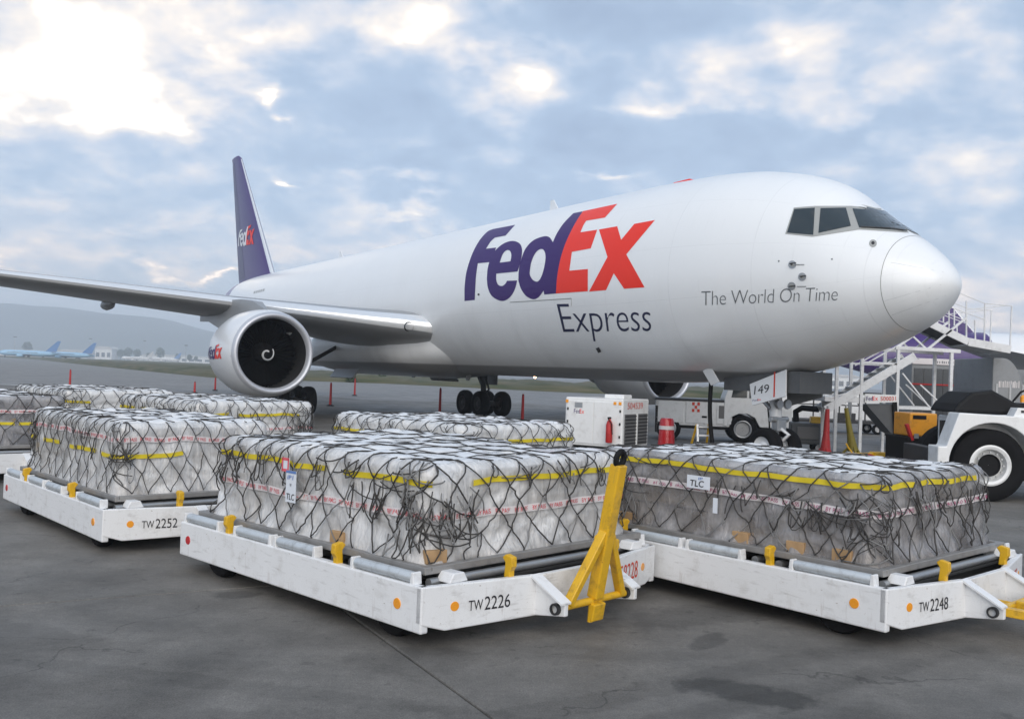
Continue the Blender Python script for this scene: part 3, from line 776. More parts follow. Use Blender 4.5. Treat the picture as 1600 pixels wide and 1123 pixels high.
# tail
def fin_mesh(pts, thick, side=None):
    """pts: (le, te, s, z) stations; fin if side is None else stabiliser"""
    mb = MB(); n = 2 * len(UP) - 2
    for le, te, s, z in pts:
        c = te - le; th = [(x, t) for x, t in UP] + [(x, -t) for x, t in UP[-2:0:-1]]
        mb.v += [((le + x * c, t * c * thick, s) if side is None else (le + x * c, s * side, z + t * c * thick)) for x, t in th]
    for i in range(len(pts) - 1):
        for k in range(n): mb.f.append((i * n + k, i * n + (k + 1) % n, (i + 1) * n + (k + 1) % n, (i + 1) * n + k))
    mb.f.append(tuple(range((len(pts) - 1) * n, len(pts) * n))); return mb
M['finpaint'] = mat('tail_purple', (.055, .026, .15), .35, coat=.15, var=.05, vscale=1)
fin = fin_mesh([(43.2, 51.3, 6.6, 0), (43.8, 51.3, 7.2, 0), (51.9, 54.1, 15.55, 0), (52.6, 54.3, 15.85, 0)], .75).build('fin', 'finpaint', plane, smooth=50)
def fin_part(frac0, frac1, m, name, o=.012):
    mb = MB()
    for s, le, te in ((7.3, 43.9, 51.35), (15.5, 51.86, 54.1)):
        c = te - le
        for sg in (1, -1):
            row = []
            for k in range(5):
                x = frac0 + (frac1 - frac0) * k / 4
                t = np.interp(x, [u[0] for u in UP], [u[1] for u in UP])
                row.append((le + x * c - (.01 if frac0 == 0 else 0), sg * (t * c * .75 + o), s))
            mb.v += row
    for sg in (0, 5):
        for k in range(4): mb.f.append((sg + k, sg + k + 1, sg + 10 + k + 1, sg + 10 + k))
    return mb.build(name, m, fin, smooth=60)
fin_part(0, .035, 'wingle', 'leading_edge')
fin_part(.70, 1.0, mat('rudder_purple', (.03, .014, .10), .35, coat=.1), 'rudder', .006)
for sd_ in (1, -1):
    fin_mesh([(45.2, 51.5, .9, 5.35), (45.4, 51.5, 1.6, 5.45), (51.2, 53.6, 9.0, 6.2), (51.9, 53.7, 9.3, 6.25)], .55, sd_).build('tailplane', 'wing', plane, smooth=50)
BT = bvh_of([fin])
TX = lambda p: [(372.6 + (x - 172) / 1113 * 25.5, 357.5 + (y - 268) / 444 * 27.5 + (x - 172) / 1113 * 1.5) for x, y in p]
wl = mat('white_lettering', (.8, .8, .82), .35)
for pl, m_ in (([Fp], wl), ([Ep, Eh], wl), ([Dp, Dh], wl), ([REp], 'fxred'), ([RXp], 'fxred')):
    skin('letter', m_, [TX(p) for p in pl], .02, 6, fin, BT)

# engines
def engine(y, z, x0):
    e = bpy.data.objects.new('engine', None); COL.objects.link(e); e.parent = plane; e.location = (x0, y, z)
    out = [(.16, 1.315), (.30, 1.35), (.6, 1.395), (1.3, 1.425), (2.2, 1.40), (3.0, 1.28), (3.7, 1.12), (3.75, 1.06), (3.2, .98)]
    n = MB().lathe(out, 64).build('nacelle', 'nac', e, smooth=50)
    MB().lathe([(.16, 1.314), (.05, 1.275), (.0, 1.225), (.01, 1.18), (.06, 1.135), (.2, 1.10)], 64).build('intake_lip', 'metal', e, smooth=70)
    MB().lathe([(.2, 1.10), (.5, 1.09), (1.15, 1.12), (1.5, 1.12)], 48).build('intake_duct', 'hole', e, smooth=60)
    mb = MB()
    for k in range(38):
        a = 2 * math.pi * k / 38; c, s = math.cos(a), math.sin(a)
        q = lambda r, dx, da: (dx, r * math.cos(a + da), r * math.sin(a + da))
        mb.add([q(.34, 1.12, -.02), q(.34, 1.28, .10), q(1.09, 1.38, .05), q(1.09, 1.08, -.05)], [(0, 1, 2, 3)])
    mb.lathe([(1.42, 1.11), (1.42, .05)], 32); mb.build('fan', 'black', e, smooth=30)
    sp = MB().lathe([(.62, .0), (.66, .06), (.78, .16), (.95, .26), (1.14, .34), (1.3, .36)], 32).build('spinner', 'black', e, smooth=60)
    pts = []
    for k in range(40):
        q = k / 39; a = 1.2 + q * 5.6; r = .05 + .24 * q; xx = np.interp(r, [0, .06, .16, .26, .34], [.62, .66, .78, .95, 1.14])
        pts.append((xx - .015, -r * math.cos(a), r * math.sin(a)))
    MB().tube(pts, [.028 + .01 * math.sin(math.pi * k / 39) for k in range(40)], 6).build('spiral_mark', 'nac', sp, smooth=60)
    MB().lathe([(3.4, .95), (4.0, .86), (4.9, .62), (5.0, .55), (4.4, .5)], 40).build('core_nozzle', 'steel', e, smooth=50)
    MB().lathe([(4.4, .4), (5.0, .36), (5.7, .05)], 32).build('exhaust_plug', 'dark', e, smooth=50)
    dzp = 3.95 - z
    mb = MB()
    st = [(1.0, 1.38, 1.42), (2.0, 1.36, 1.72), (3.4, 1.15, dzp + .1), (5.2, .75, dzp + .15), (7.6, 1.2, dzp), (9.5, dzp - .5, dzp - .1)]
    for x, zb, zt in st:
        wd = .05 if x in (1.0, 9.5) else .2
        mb.v += [(x, -wd, zb), (x, wd, zb), (x, wd * .8, zt), (x, -wd * .8, zt)]
    for i in range(len(st) - 1):
        for k in range(4): mb.f.append((i * 4 + k, i * 4 + (k + 1) % 4, i * 4 + 4 + (k + 1) % 4, i * 4 + 4 + k))
    mb.build('pylon', 'wing', e, smooth=40)
    MB().prism([(.9, 1.0), (1.6, 1.1), (1.5, 1.62), (1.3, 1.62)], -.015, .015).build('strake', 'nac', e).rotation_euler = (R(50 if y > 0 else -50), 0, 0)
    return e, n
ENG = (17.725, 8.158, 2.197)
e1, n1 = engine(ENG[1], ENG[2], ENG[0])
e2, n2 = engine(-ENG[1], ENG[2], ENG[0])
vsn = [MPL @ (v.co + Vector(ENG)) for v in n1.data.vertices]
BN = BVHTree.FromPolygons(vsn, [tuple(p.vertices) for p in n1.data.polygons])
NXF = lambda p: [(325.5 + (x - 172) / 1113 * 22, 535 + (y - 145) / 567 * 26 - (x - 172) / 1113 * -3) for x, y in p]
for pl, m_ in (([Fp], 'purple'), ([Ep, Eh], 'purple'), ([Dp, Dh], 'purple'), ([REp], 'fxred'), ([RXp], 'fxred')):
    o = skin('letter', m_, [NXF(p) for p in pl], .012, 4, n1, BN)
    for v in o.data.vertices: v.co -= Vector(ENG)

# landing gear
def ac_wheel(parent, c, r, w, name='wheel', hub='nac'):
    t = MB().lathe([(-w * .42, r * .55), (-w * .5, r * .75), (-w * .42, r * .93), (-w * .2, r), (w * .2, r), (w * .42, r * .93), (w * .5, r * .75), (w * .42, r * .55)], 32, 'y').build(name, 'tyre', parent, smooth=50, loc=c)
    MB().lathe([(-w * .40, r * .57), (-w * .3, r * .5), (-w * .22, r * .3), (-w * .34, r * .2), (-w * .36, .01)], 24, 'y').build('hub', hub, t, smooth=40)
    MB().lathe([(w * .40, r * .57), (w * .3, r * .5), (w * .22, r * .3), (w * .34, r * .2), (w * .36, .01)], 24, 'y').build('hub', hub, t, smooth=40)
    return t
GZ = -PZ
for sd_ in (1, -1):
    e = bpy.data.objects.new('main_gear', None); COL.objects.link(e); e.parent = plane; e.location = (26.54, 4.65 * sd_, GZ)
    for dx_ in (-.71, .71):
        for dy_ in (-.57, .57): ac_wheel(e, (dx_, dy_, .585), .585, .44, hub='dark')
    mb = MB(); mb.tube([(0, 0, .6), (0, -.05 * sd_, 1.7)], .13, 14); mb.tube([(0, -.05 * sd_, 1.6), (0, -.15 * sd_, 3.9)], .20, 14); mb.build('strut', 'dark', e, smooth=50)
    mb = MB(); mb.box((0, 0, .6), (1.75, .2, .24)); mb.build('bogie_beam', 'dark', e, bevel=.04)
    mb = MB()
    for dx_ in (-.71, .71): mb.tube([(dx_, -.7, .585), (dx_, .7, .585)], .09, 10)
    mb.build('axle', 'dark', e, smooth=50)
    mb = MB(); mb.tube([(0, -.05 * sd_, 1.7), (-.1, -2.2 * sd_, 3.0)], .08, 8); mb.tube([(.1, 0, 1.3), (1.4, -.1 * sd_, 2.9)], .07, 8); mb.tube([(-.1, 0, 1.0), (-.45, 0, 1.25), (-.15, 0, 1.7)], .05, 8); mb.build('brace', 'dark', e, smooth=50)
    mb = MB(); mb.box((.1, .38 * sd_, 2.2), (1.3, .04, 1.5)); mb.build('gear_door', 'wing', e, bevel=.01)
    mb = MB(); mb.box((-.2, -2.3 * sd_, 1.75), (2.6, .05, .45), Matrix.Rotation(R(35 * sd_), 3, 'X')); mb.build('gear_door', 'wing', e, bevel=.01)
NGX = 4.55
e = bpy.data.objects.new('nose_gear', None); COL.objects.link(e); e.parent = plane; e.location = (NGX, 0, GZ); NG = e
for dy_ in (-.32, .32): ac_wheel(e, (0, dy_, .47), .47, .33)
mb = MB(); mb.tube([(0, 0, .47), (.0, 0, 1.2)], .09, 14); mb.tube([(0, 0, 1.1), (.05, 0, 2.6)], .15, 14); mb.build('strut', 'nac', e, smooth=50)
mb = MB(); mb.tube([(0, -.4, .47), (0, .4, .47)], .07, 10); mb.build('axle', 'dark', e, smooth=50)
mb = MB(); mb.tube([(.05, .12, 1.4), (1.3, .25, 2.4)], .06, 8); mb.tube([(.05, -.12, 1.4), (1.3, -.25, 2.4)], .06, 8); mb.build('drag_brace', 'steel', e, smooth=50)
mb = MB(); mb.box((-.12, 0, 1.0), (.18, .3, .28)); mb.tube([(-.1, -.3, 1.15), (-.1, .3, 1.15)], .07, 10); mb.build('steering_collar', 'steel', e, bevel=.02)
mb = MB(); mb.tube([(-.13, 0, .95), (-.42, 0, .8), (-.12, 0, .55)], .05, 8); mb.build('torque_link', 'nac', e, smooth=50)
mb = MB()
for dy_ in (-.14, .14): mb.lathe([(-.26, .001), (-.26, .11), (-.2, .12), (-.12, .06)], 16, 'x', (0, dy_, 1.52))
mb.build('taxi_light', 'steel', e, smooth=50)
mb = MB(); mb.tube([(.1, .1, 2.3), (.16, .14, 1.6), (.1, .1, 1.0), (.05, .15, .6)], .02, 6); mb.tube([(.1, -.1, 2.3), (.18, -.1, 1.5), (.12, -.12, .8)], .02, 6); mb.build('hydraulic_hose', 'black', e, smooth=50)
# nose gear doors
c4 = [yplane(x, y, .62) for x, y in ((1172, 600), (1229, 577), (1228.5, 619), (1176, 633.5))]
def slab4(c4, off, name, m, parent):
    n = (c4[1] - c4[0]).cross(c4[3] - c4[0]).normalized() * off
    return MB().add([p - n for p in c4] + [p + n for p in c4], [(0, 1, 2, 3), (7, 6, 5, 4), (0, 4, 5, 1), (1, 5, 6, 2), (2, 6, 7, 3), (3, 7, 4, 0)]).build(name, m, parent, bevel=.006)
off0 = Vector((NGX, 0, GZ))
dl = [p - off0 for p in c4]
door = slab4(dl, .02, 'gear_door', 'nac', NG)
dr_ = slab4([Vector((p.x, -p.y, p.z)) for p in dl], .02, 'gear_door', 'wing', NG)
mb = MB(); mb.box(((c4[0].x + c4[1].x) / 2 - NGX + .3, 0, 2.05), (2.4, 1.1, .5)); mb.build('wheel_well', 'uldd', NG)
def dq(px, py): return yplane(px, py, .645) - off0
decal('lettering', 'blktxt', door, px_text('149', [(1178, 616.5), (1202, 612.5), (1201.5, 600), (1178, 603)], .1), dq)
decal('stripe', 'redtxt', door, poly2d([[(1209.3, 581), (1211.6, 580.5), (1210.5, 620), (1208.2, 620.5)]]), dq)
decal('lettering', 'purple', door, px_text('Fed', [(1176, 627), (1184, 626), (1184, 623), (1176, 624)]), dq)
decal('lettering', 'fxred', door, px_text('Ex', [(1184, 626), (1189, 625.4), (1189, 622), (1184, 623)]), dq)
# open service panel
hp = MPLI @ hit(BF, 1117, 583, .0)
MB().box((hp.x, hp.y + .12, hp.z - .08), (.3, .03, .42), Matrix.Rotation(R(20), 3, 'Y') @ Matrix.Rotation(R(-25), 3, 'X')).build('service_panel', 'nac', plane, bevel=.01)

# ------------------------------------------------------------------ pallet dollies (local: x forward, near side is -y)
DL, DW, DZ = 3.515, 2.756, .46
LX2, WY2 = DL / 2, DW / 2
def make_dolly(loc, rz, label, num=None, rednum=None, bar=None, group='pallet dollies on the apron'):
    d = thing('pallet_dolly', loc, rz, label, 'dolly', group)
    for s in (-1, 1):
        mb = MB(); mb.prism([(-LX2, .145), (LX2 - .0, .125), (LX2, DZ), (-LX2, DZ)], s * WY2, s * (WY2 - .07)); side = mb.build('side_beam', 'dolly', d, bevel=.012)
        for a, b in ((.02, .185), (.275, .43), (.46, .615), (.765, .96)):      # edge rollers
            x0, x1 = -LX2 + a * DL, -LX2 + b * DL
            r = MB().tube([(x0, 0, 0), (x0 + .02, 0, 0), (x0 + .021, 0, 0), (x1 - .02, 0, 0), (x1, 0, 0)], [.034, .034, .042, .042, .034], 16).build('edge_roller', 'roller', d, smooth=40, loc=(0, s * (WY2 - .05), DZ + .042))
            for xx in (x0 - .012, x1 + .012):
                MB().prism([(xx - .022, DZ - .005), (xx + .022, DZ - .005), (xx + .012, DZ + .085), (xx - .012, DZ + .085)], s * (WY2 - .01), s * (WY2 - .09)).build('roller_bracket', 'dolly', d, bevel=.006)
        for fx in (.235, .70):
            latch(d, (-LX2 + fx * DL, s * (WY2 - .045), DZ - .01), -math.pi / 2 if s < 0 else math.pi / 2)
        for fx, m in ((.045, 'redref'), (.925, 'orange')):
            MB().lathe([(0, .001), (0, .038), (.008, .042), (.012, .042)], 20, 'y', (0, 0, 0)).build('reflector', m, d, smooth=40, loc=(-LX2 + fx * DL, s * (WY2 + .006), .30)).scale = (1, s * -1, 1)
    # front end: two raked halves meeting at the drawbar
    A = .26; yb = .42
    for s in (-1, 1):
        pl = [(LX2, s * WY2), (LX2 + A * .82, s * yb), (LX2 + A * .82 - .06, s * yb), (LX2 - .06, s * (WY2 - .07))]
        mb = MB(); zs = [(.17, .45), (.13, DZ), (.13, DZ), (.17, .45)]
        P = [(p[0], p[1]) for p in pl]
        q = [(P[0], .19, DZ), ((P[0][0] * .8 + P[1][0] * .2, P[0][1] * .8 + P[1][1] * .2), .13, DZ), (P[1], .15, DZ)]
        vs = []
        for (p, z0, z1) in q:
            for dxx in (0, -.06): vs += [(p[0] + dxx, p[1], z0), (p[0] + dxx, p[1], z1)]
        mb.v = vs
        for i in (0, 4):
            mb.f += [(i, i + 4, i + 5, i + 1), (i + 2, i + 3, i + 7, i + 6), (i + 1, i + 5, i + 7, i + 3), (i, i + 2, i + 6, i + 4)]
        mb.f += [(0, 1, 3, 2), (8, 10, 11, 9)]
        fb = mb.build('front_beam', 'dolly', d, bevel=.01)
        # drawbar bracket plate with hole
        bx = LX2 + A * .8
        b1 = MB().prism([(bx - .02, .15), (bx + .30, .20), (bx + .30, .30), (bx - .02, DZ)], s * (yb - .02), s * (yb + .02)).build('drawbar_bracket', 'dolly', d, bevel=.006)
        MB().prism([(bx - .02, DZ - .012), (bx + .30, .285), (bx + .30, .30), (bx - .02, DZ + .006)], s * (yb - .05), s * (yb + .06)).build('bracket_flange', 'dolly', b1)
        MB().lathe([(-.05, .028), (-.05, .045), (.05, .045), (.05, .028)], 16, 'y', (bx + .22, s * yb, .245)).build('pivot_bush', 'dark', b1, smooth=40)
        MB().lathe([(0, .001), (0, .034), (.008, .038), (.012, .038)], 20, 'x').build('reflector', 'orange', d, smooth=40, loc=(LX2 + .057 + .004, s * (WY2 - .26), .30)).rotation_euler = (0, 0, math.pi - s * math.atan2(A * .82, WY2 - yb) * -1)
        MB().prism([(s * (WY2 - .32) - .09, DZ), (s * (WY2 - .32) + .09, DZ), (s * (WY2 - .32) + .05, DZ + .07), (s * (WY2 - .32) - .05, DZ + .07)], LX2 - .12, LX2 + .03, 'x').build('stop_block', 'dolly', d, bevel=.008)
        latch(d, (LX2 + .10, s * .62, DZ - .01), 0)
    MB().box((LX2 + A * .8 - .02, 0, .31), (.05, 2 * yb, .30)).build('front_plate', 'dolly', d, bevel=.008)
    MB().box((-LX2 + .03, 0, .30), (.06, DW - .15, .30)).build('rear_beam', 'dolly', d, bevel=.008)
    # deck frame and cross rollers
    mb = MB()
    for x in np.linspace(-LX2 + .25, LX2 - .2, 7): mb.box((x, 0, .33), (.08, DW - .16, .12))
    for y in (-.7, 0, .7): mb.box((0, y, .25), (DL - .15, .1, .12))
    mb.build('deck_frame', 'under', d)
    MB().box((0, 0, .405), (DL - .16, DW - .2, .02)).build('deck_light_blocker', 'under', d)  # plate added to block light, so the ground beneath the dolly stays dark
    n = 0
    for x in np.linspace(-LX2 + .15, LX2 - .12, 15):
        MB().tube([(0, -WY2 + .16, 0), (0, WY2 - .16, 0)], .036, 8).build('deck_roller', 'steel', d, smooth=60, loc=(x, 0, DZ - .01))
    # wheels
    for x in (-LX2 + .55, LX2 - .45):
        MB().box((x, 0, .21), (.1, DW - .9, .09)).build('axle', 'under', d)
        for s in (-1, 1):
            w = MB().lathe([(-.06, .12), (-.08, .16), (-.07, .215), (-.035, .235), (.035, .235), (.07, .215), (.08, .16), (.06, .12)], 26, 'y').build('wheel', 'tyre', d, smooth=50, loc=(x, s * (WY2 - .17), .235))
            MB().lathe([(s * .055, .125), (s * .035, .11), (s * .03, .06), (s * .06, .045), (s * .06, .005)], 20, 'y').build('rim', 'steel', w, smooth=40)
    MB().box((-LX2 - .05, -WY2 + .25, .2), (.16, .2, .1)).build('tow_hook', 'yellow', d, bevel=.01)
    if num:
        x0, x1 = LX2, LX2 + A * .82; y0, y1 = -WY2, -yb
        ux = Vector((x1 - x0, y1 - y0, 0)).normalized(); nn = Vector((ux.y, -ux.x, 0))
        org = Vector((x0, y0, .245)) + ux * .38 + nn * .004
        flat_text('lettering', num[:2], 'blktxt', d, org + Vector((0, 0, .008)), ux, (0, 0, 1), .075, .12)
        flat_text('lettering', num[2:], 'blktxt', d, org + ux * .135, ux, (0, 0, 1), .10, .22)
    if rednum:
        x0, x1 = LX2 + A * .82, LX2; y0, y1 = yb, WY2
        ux = Vector((x1 - x0, y1 - y0, 0)).normalized(); nn = Vector((ux.y, -ux.x, 0))
        flat_text('lettering', rednum, 'redtxt', d, Vector((x0, y0, .23)) + ux * .24 + nn * .004, ux, (0, 0, 1), .15, .36)
    if bar:
        drawbar(d, LX2 + A * .8 + .22, yb, .245, bar)
    return d
def latch(d, loc, rz):
    """yellow pallet stop: hooked plate on a small white lug, facing +x before turning"""
    l = MB(); l.prism([(-.03, 0), (.03, 0), (.03, .05), (.055, .09), (.05, .16), (-.02, .175), (-.05, .15), (-.02, .11)], -.028, .028).build('latch', 'yellow', d, bevel=.008, loc=loc).rotation_euler = (0, 0, rz)
    o = d.children[-1]; MB().box((.0, 0, .02), (.09, .13, .05)).build('lug', 'dolly', o, bevel=.006)
    MB().tube([(.03 + .012 * math.cos(a), .034 * math.cos(a), .175 + .04 * math.sin(a)) for a in np.linspace(-.6, math.pi + .6, 12)], .011, 6).build('ring', 'yellow', o, smooth=60)
def drawbar(d, x, yb, z, ang):
    e = bpy.data.objects.new('drawbar', None); COL.objects.link(e); e.parent = d; e.location = (x, 0, z); e.rotation_euler = (0, -R(ang[0]), 0); 
    k = R(ang[1])
    T = Matrix.Rotation(k, 4, 'X')   # sideways lean of the raised bar, before pitching
    def tb(mb, name, m, **kw):
        mb.v = [tuple(T @ Vector(p)) if False else p for p in mb.v]; return mb.build(name, m, e, **kw)
    L = 1.16
    tb(MB().tube([(0, -yb + .03, 0), (0, yb - .03, 0)], .03, 12), 'pivot_tube', 'yellow', smooth=50)
    mb = MB(); mb.beam((.02, 0, 0), (L - .06, 0, 0), .10, .10); tb(mb, 'bar', 'yellow', bevel=.012)
    for s in (-1, 1):
        mb = MB(); mb.beam((.01, s * (yb - .10), 0), (.56, s * .03, 0), .055, .075); tb(mb, 'side_arm', 'yellow', bevel=.008)
        mb = MB(); mb.tube([(-.16, s * .05, -.03), (.02, s * .05, -.01)], .022, 8); tb(mb, 'brake_lever', 'yellow', smooth=50)
    mb = MB(); mb.box((-.08, 0, -.04), (.14, .14, .05)); tb(mb, 'hinge_block', 'yellow', bevel=.01)
    mb = MB(); mb.tube([(.5, -.055, .05), (.5, -.055, .02)], .03, 8); mb.box((.72, 0, .058), (.16, .05, .02)); tb(mb, 'gusset', 'yellow', bevel=.006)
    ringp = [(L - .015 + .058 * math.cos(a), 0 + .046 * math.sin(a), 0) for a in np.linspace(0, 2 * math.pi, 19)]
    tb(MB().tube(ringp, .024, 8, cap=False), 'tow_eye', 'black', smooth=60)
    return e

def corner_pose(x, y, t):
    """pose of a dolly whose near front corner is at x, y and whose forward direction is t"""
    fw = Vector((math.cos(t), math.sin(t), 0)); lf = Vector((-fw.y, fw.x, 0))
    c = Vector((x, y, 0)) - fw * LX2 + lf * WY2
    return c, t
POSE = {'A': corner_pose(-.575, 6.72, R(-43.3)), 'B': corner_pose(-4.104, 9.636, R(-47.05)), 'C': corner_pose(2.939, 7.256, R(-47.8)),
        'D': corner_pose(-9.0, 13.75, R(-46)), 'E': corner_pose(-5.2, 15.3, R(-45)), 'F': corner_pose(-.62, 12.25, R(-45)), 'G': corner_pose(-8.9, 18.6, R(-45))}
dA = make_dolly(*POSE['A'], 'white pallet dolly numbered TW2226 with yellow drawbar raised upright', 'TW2226', '58228', (80, 4))
dA.scale.y = 1.045; dA.location += Vector((-math.sin(POSE['A'][1]), math.cos(POSE['A'][1]), 0)) * .06
make_dolly(*POSE['B'], 'white pallet dolly numbered TW2252', 'TW2252')
make_dolly(*POSE['C'], 'white pallet dolly numbered TW2248 with yellow drawbar lowered', 'TW2248', '58225', (-6, 0))
make_dolly(*POSE['D'], 'white pallet dolly under the load behind dolly TW2252, farther from the jet engine')
make_dolly(*POSE['E'], 'white pallet dolly under the netted load in front of the jet engine')
make_dolly(*POSE['F'], 'white pallet dolly directly behind dolly TW2226')
make_dolly(*POSE['G'], 'white pallet dolly under the load farthest from dolly TW2226')

# ------------------------------------------------------------------ netted pallet loads
PLX, PLY = 3.30, 2.50          # aircraft pallet
CX, CY, CR = 1.50, 1.13, .085   # half footprint and corner radius of the boxes
PERIM = [2 * (CX - CR), math.pi / 2 * CR, 2 * (CY - CR), math.pi / 2 * CR] * 1
def perim(u):
    """u in metres round the load from the near rear corner: along -y, then +x, then +y, then -x"""
    segs = [(2 * (CX - CR)), math.pi / 2 * CR, 2 * (CY - CR), math.pi / 2 * CR] * 2
    tot = sum(segs); u = u % tot
    cs = [(CX - CR, -CY + CR), (CX - CR, CY - CR), (-CX + CR, CY - CR), (-CX + CR, -CY + CR)]
    dirs = [(1, 0), (0, 1), (-1, 0), (0, -1)]; nors = [(0, -1), (1, 0), (0, 1), (-1, 0)]
    for i in range(4):
        if u <= segs[2 * i]:
            c = cs[i - 1] if i else cs[3]; n = nors[i]; d = dirs[i]
            return (c[0] + n[0] * CR + d[0] * u, c[1] + n[1] * CR + d[1] * u), n
        u -= segs[2 * i]
        if u <= segs[2 * i + 1]:
            a = u / CR; n0, n1 = nors[i], nors[(i + 1) % 4]
            n = (n0[0] * math.cos(a) + n1[0] * math.sin(a), n0[1] * math.cos(a) + n1[1] * math.sin(a)); c = cs[i]
            return (c[0] + n[0] * CR, c[1] + n[1] * CR), n
        u -= segs[2 * i + 1]
UT = 2 * (2 * (CX - CR) + 2 * (CY - CR)) + 2 * math.pi * CR
UF = 2 * (CX - CR) + math.pi / 4 * CR         # u of the near front corner

def carton_mat():
    m = mat('carton_board', (.34, .30, .26), .75); nt = m.node_tree; b = nt.nodes['Principled BSDF']; oi = nt.nodes.new('ShaderNodeObjectInfo')
    r = nt.nodes.new('ShaderNodeValToRGB'); nt.links.new(oi.outputs['Random'], r.inputs[0])
    r.color_ramp.elements[0].color = (.15, .145, .15, 1); r.color_ramp.elements[1].color = (.50, .49, .47, 1)
    e = r.color_ramp.elements.new(.5); e.color = (.33, .27, .21, 1); nt.links.new(r.outputs[0], b.inputs['Base Color']); return m
M['carton'] = carton_mat()
PUFFS = []
for k in range(4):
    mb = MB(); n = 7
    for i in range(n + 1):
        for j in range(n + 1):
            x, y = -1 + 2 * i / n, -1 + 2 * j / n
            sx, sy = math.copysign(abs(x) ** .8, x), math.copysign(abs(y) ** .8, y)
            h = (max(0, 1 - abs(sx) ** 5) * max(0, 1 - abs(sy) ** 5)) ** .45
            mb.v.append((sx * .5, sy * .5, h * (.8 + .25 * noise.noise((x * 1.7 + k * 9, y * 1.7, 0)))))
    for i in range(n):
        for j in range(n):
            a = i * (n + 1) + j; mb.f.append((a, a + n + 1, a + n + 2, a + 1))
    o = mb.build('puff', 'wraptop', smooth=180); PUFFS.append(o.data); bpy.data.objects.remove(o)

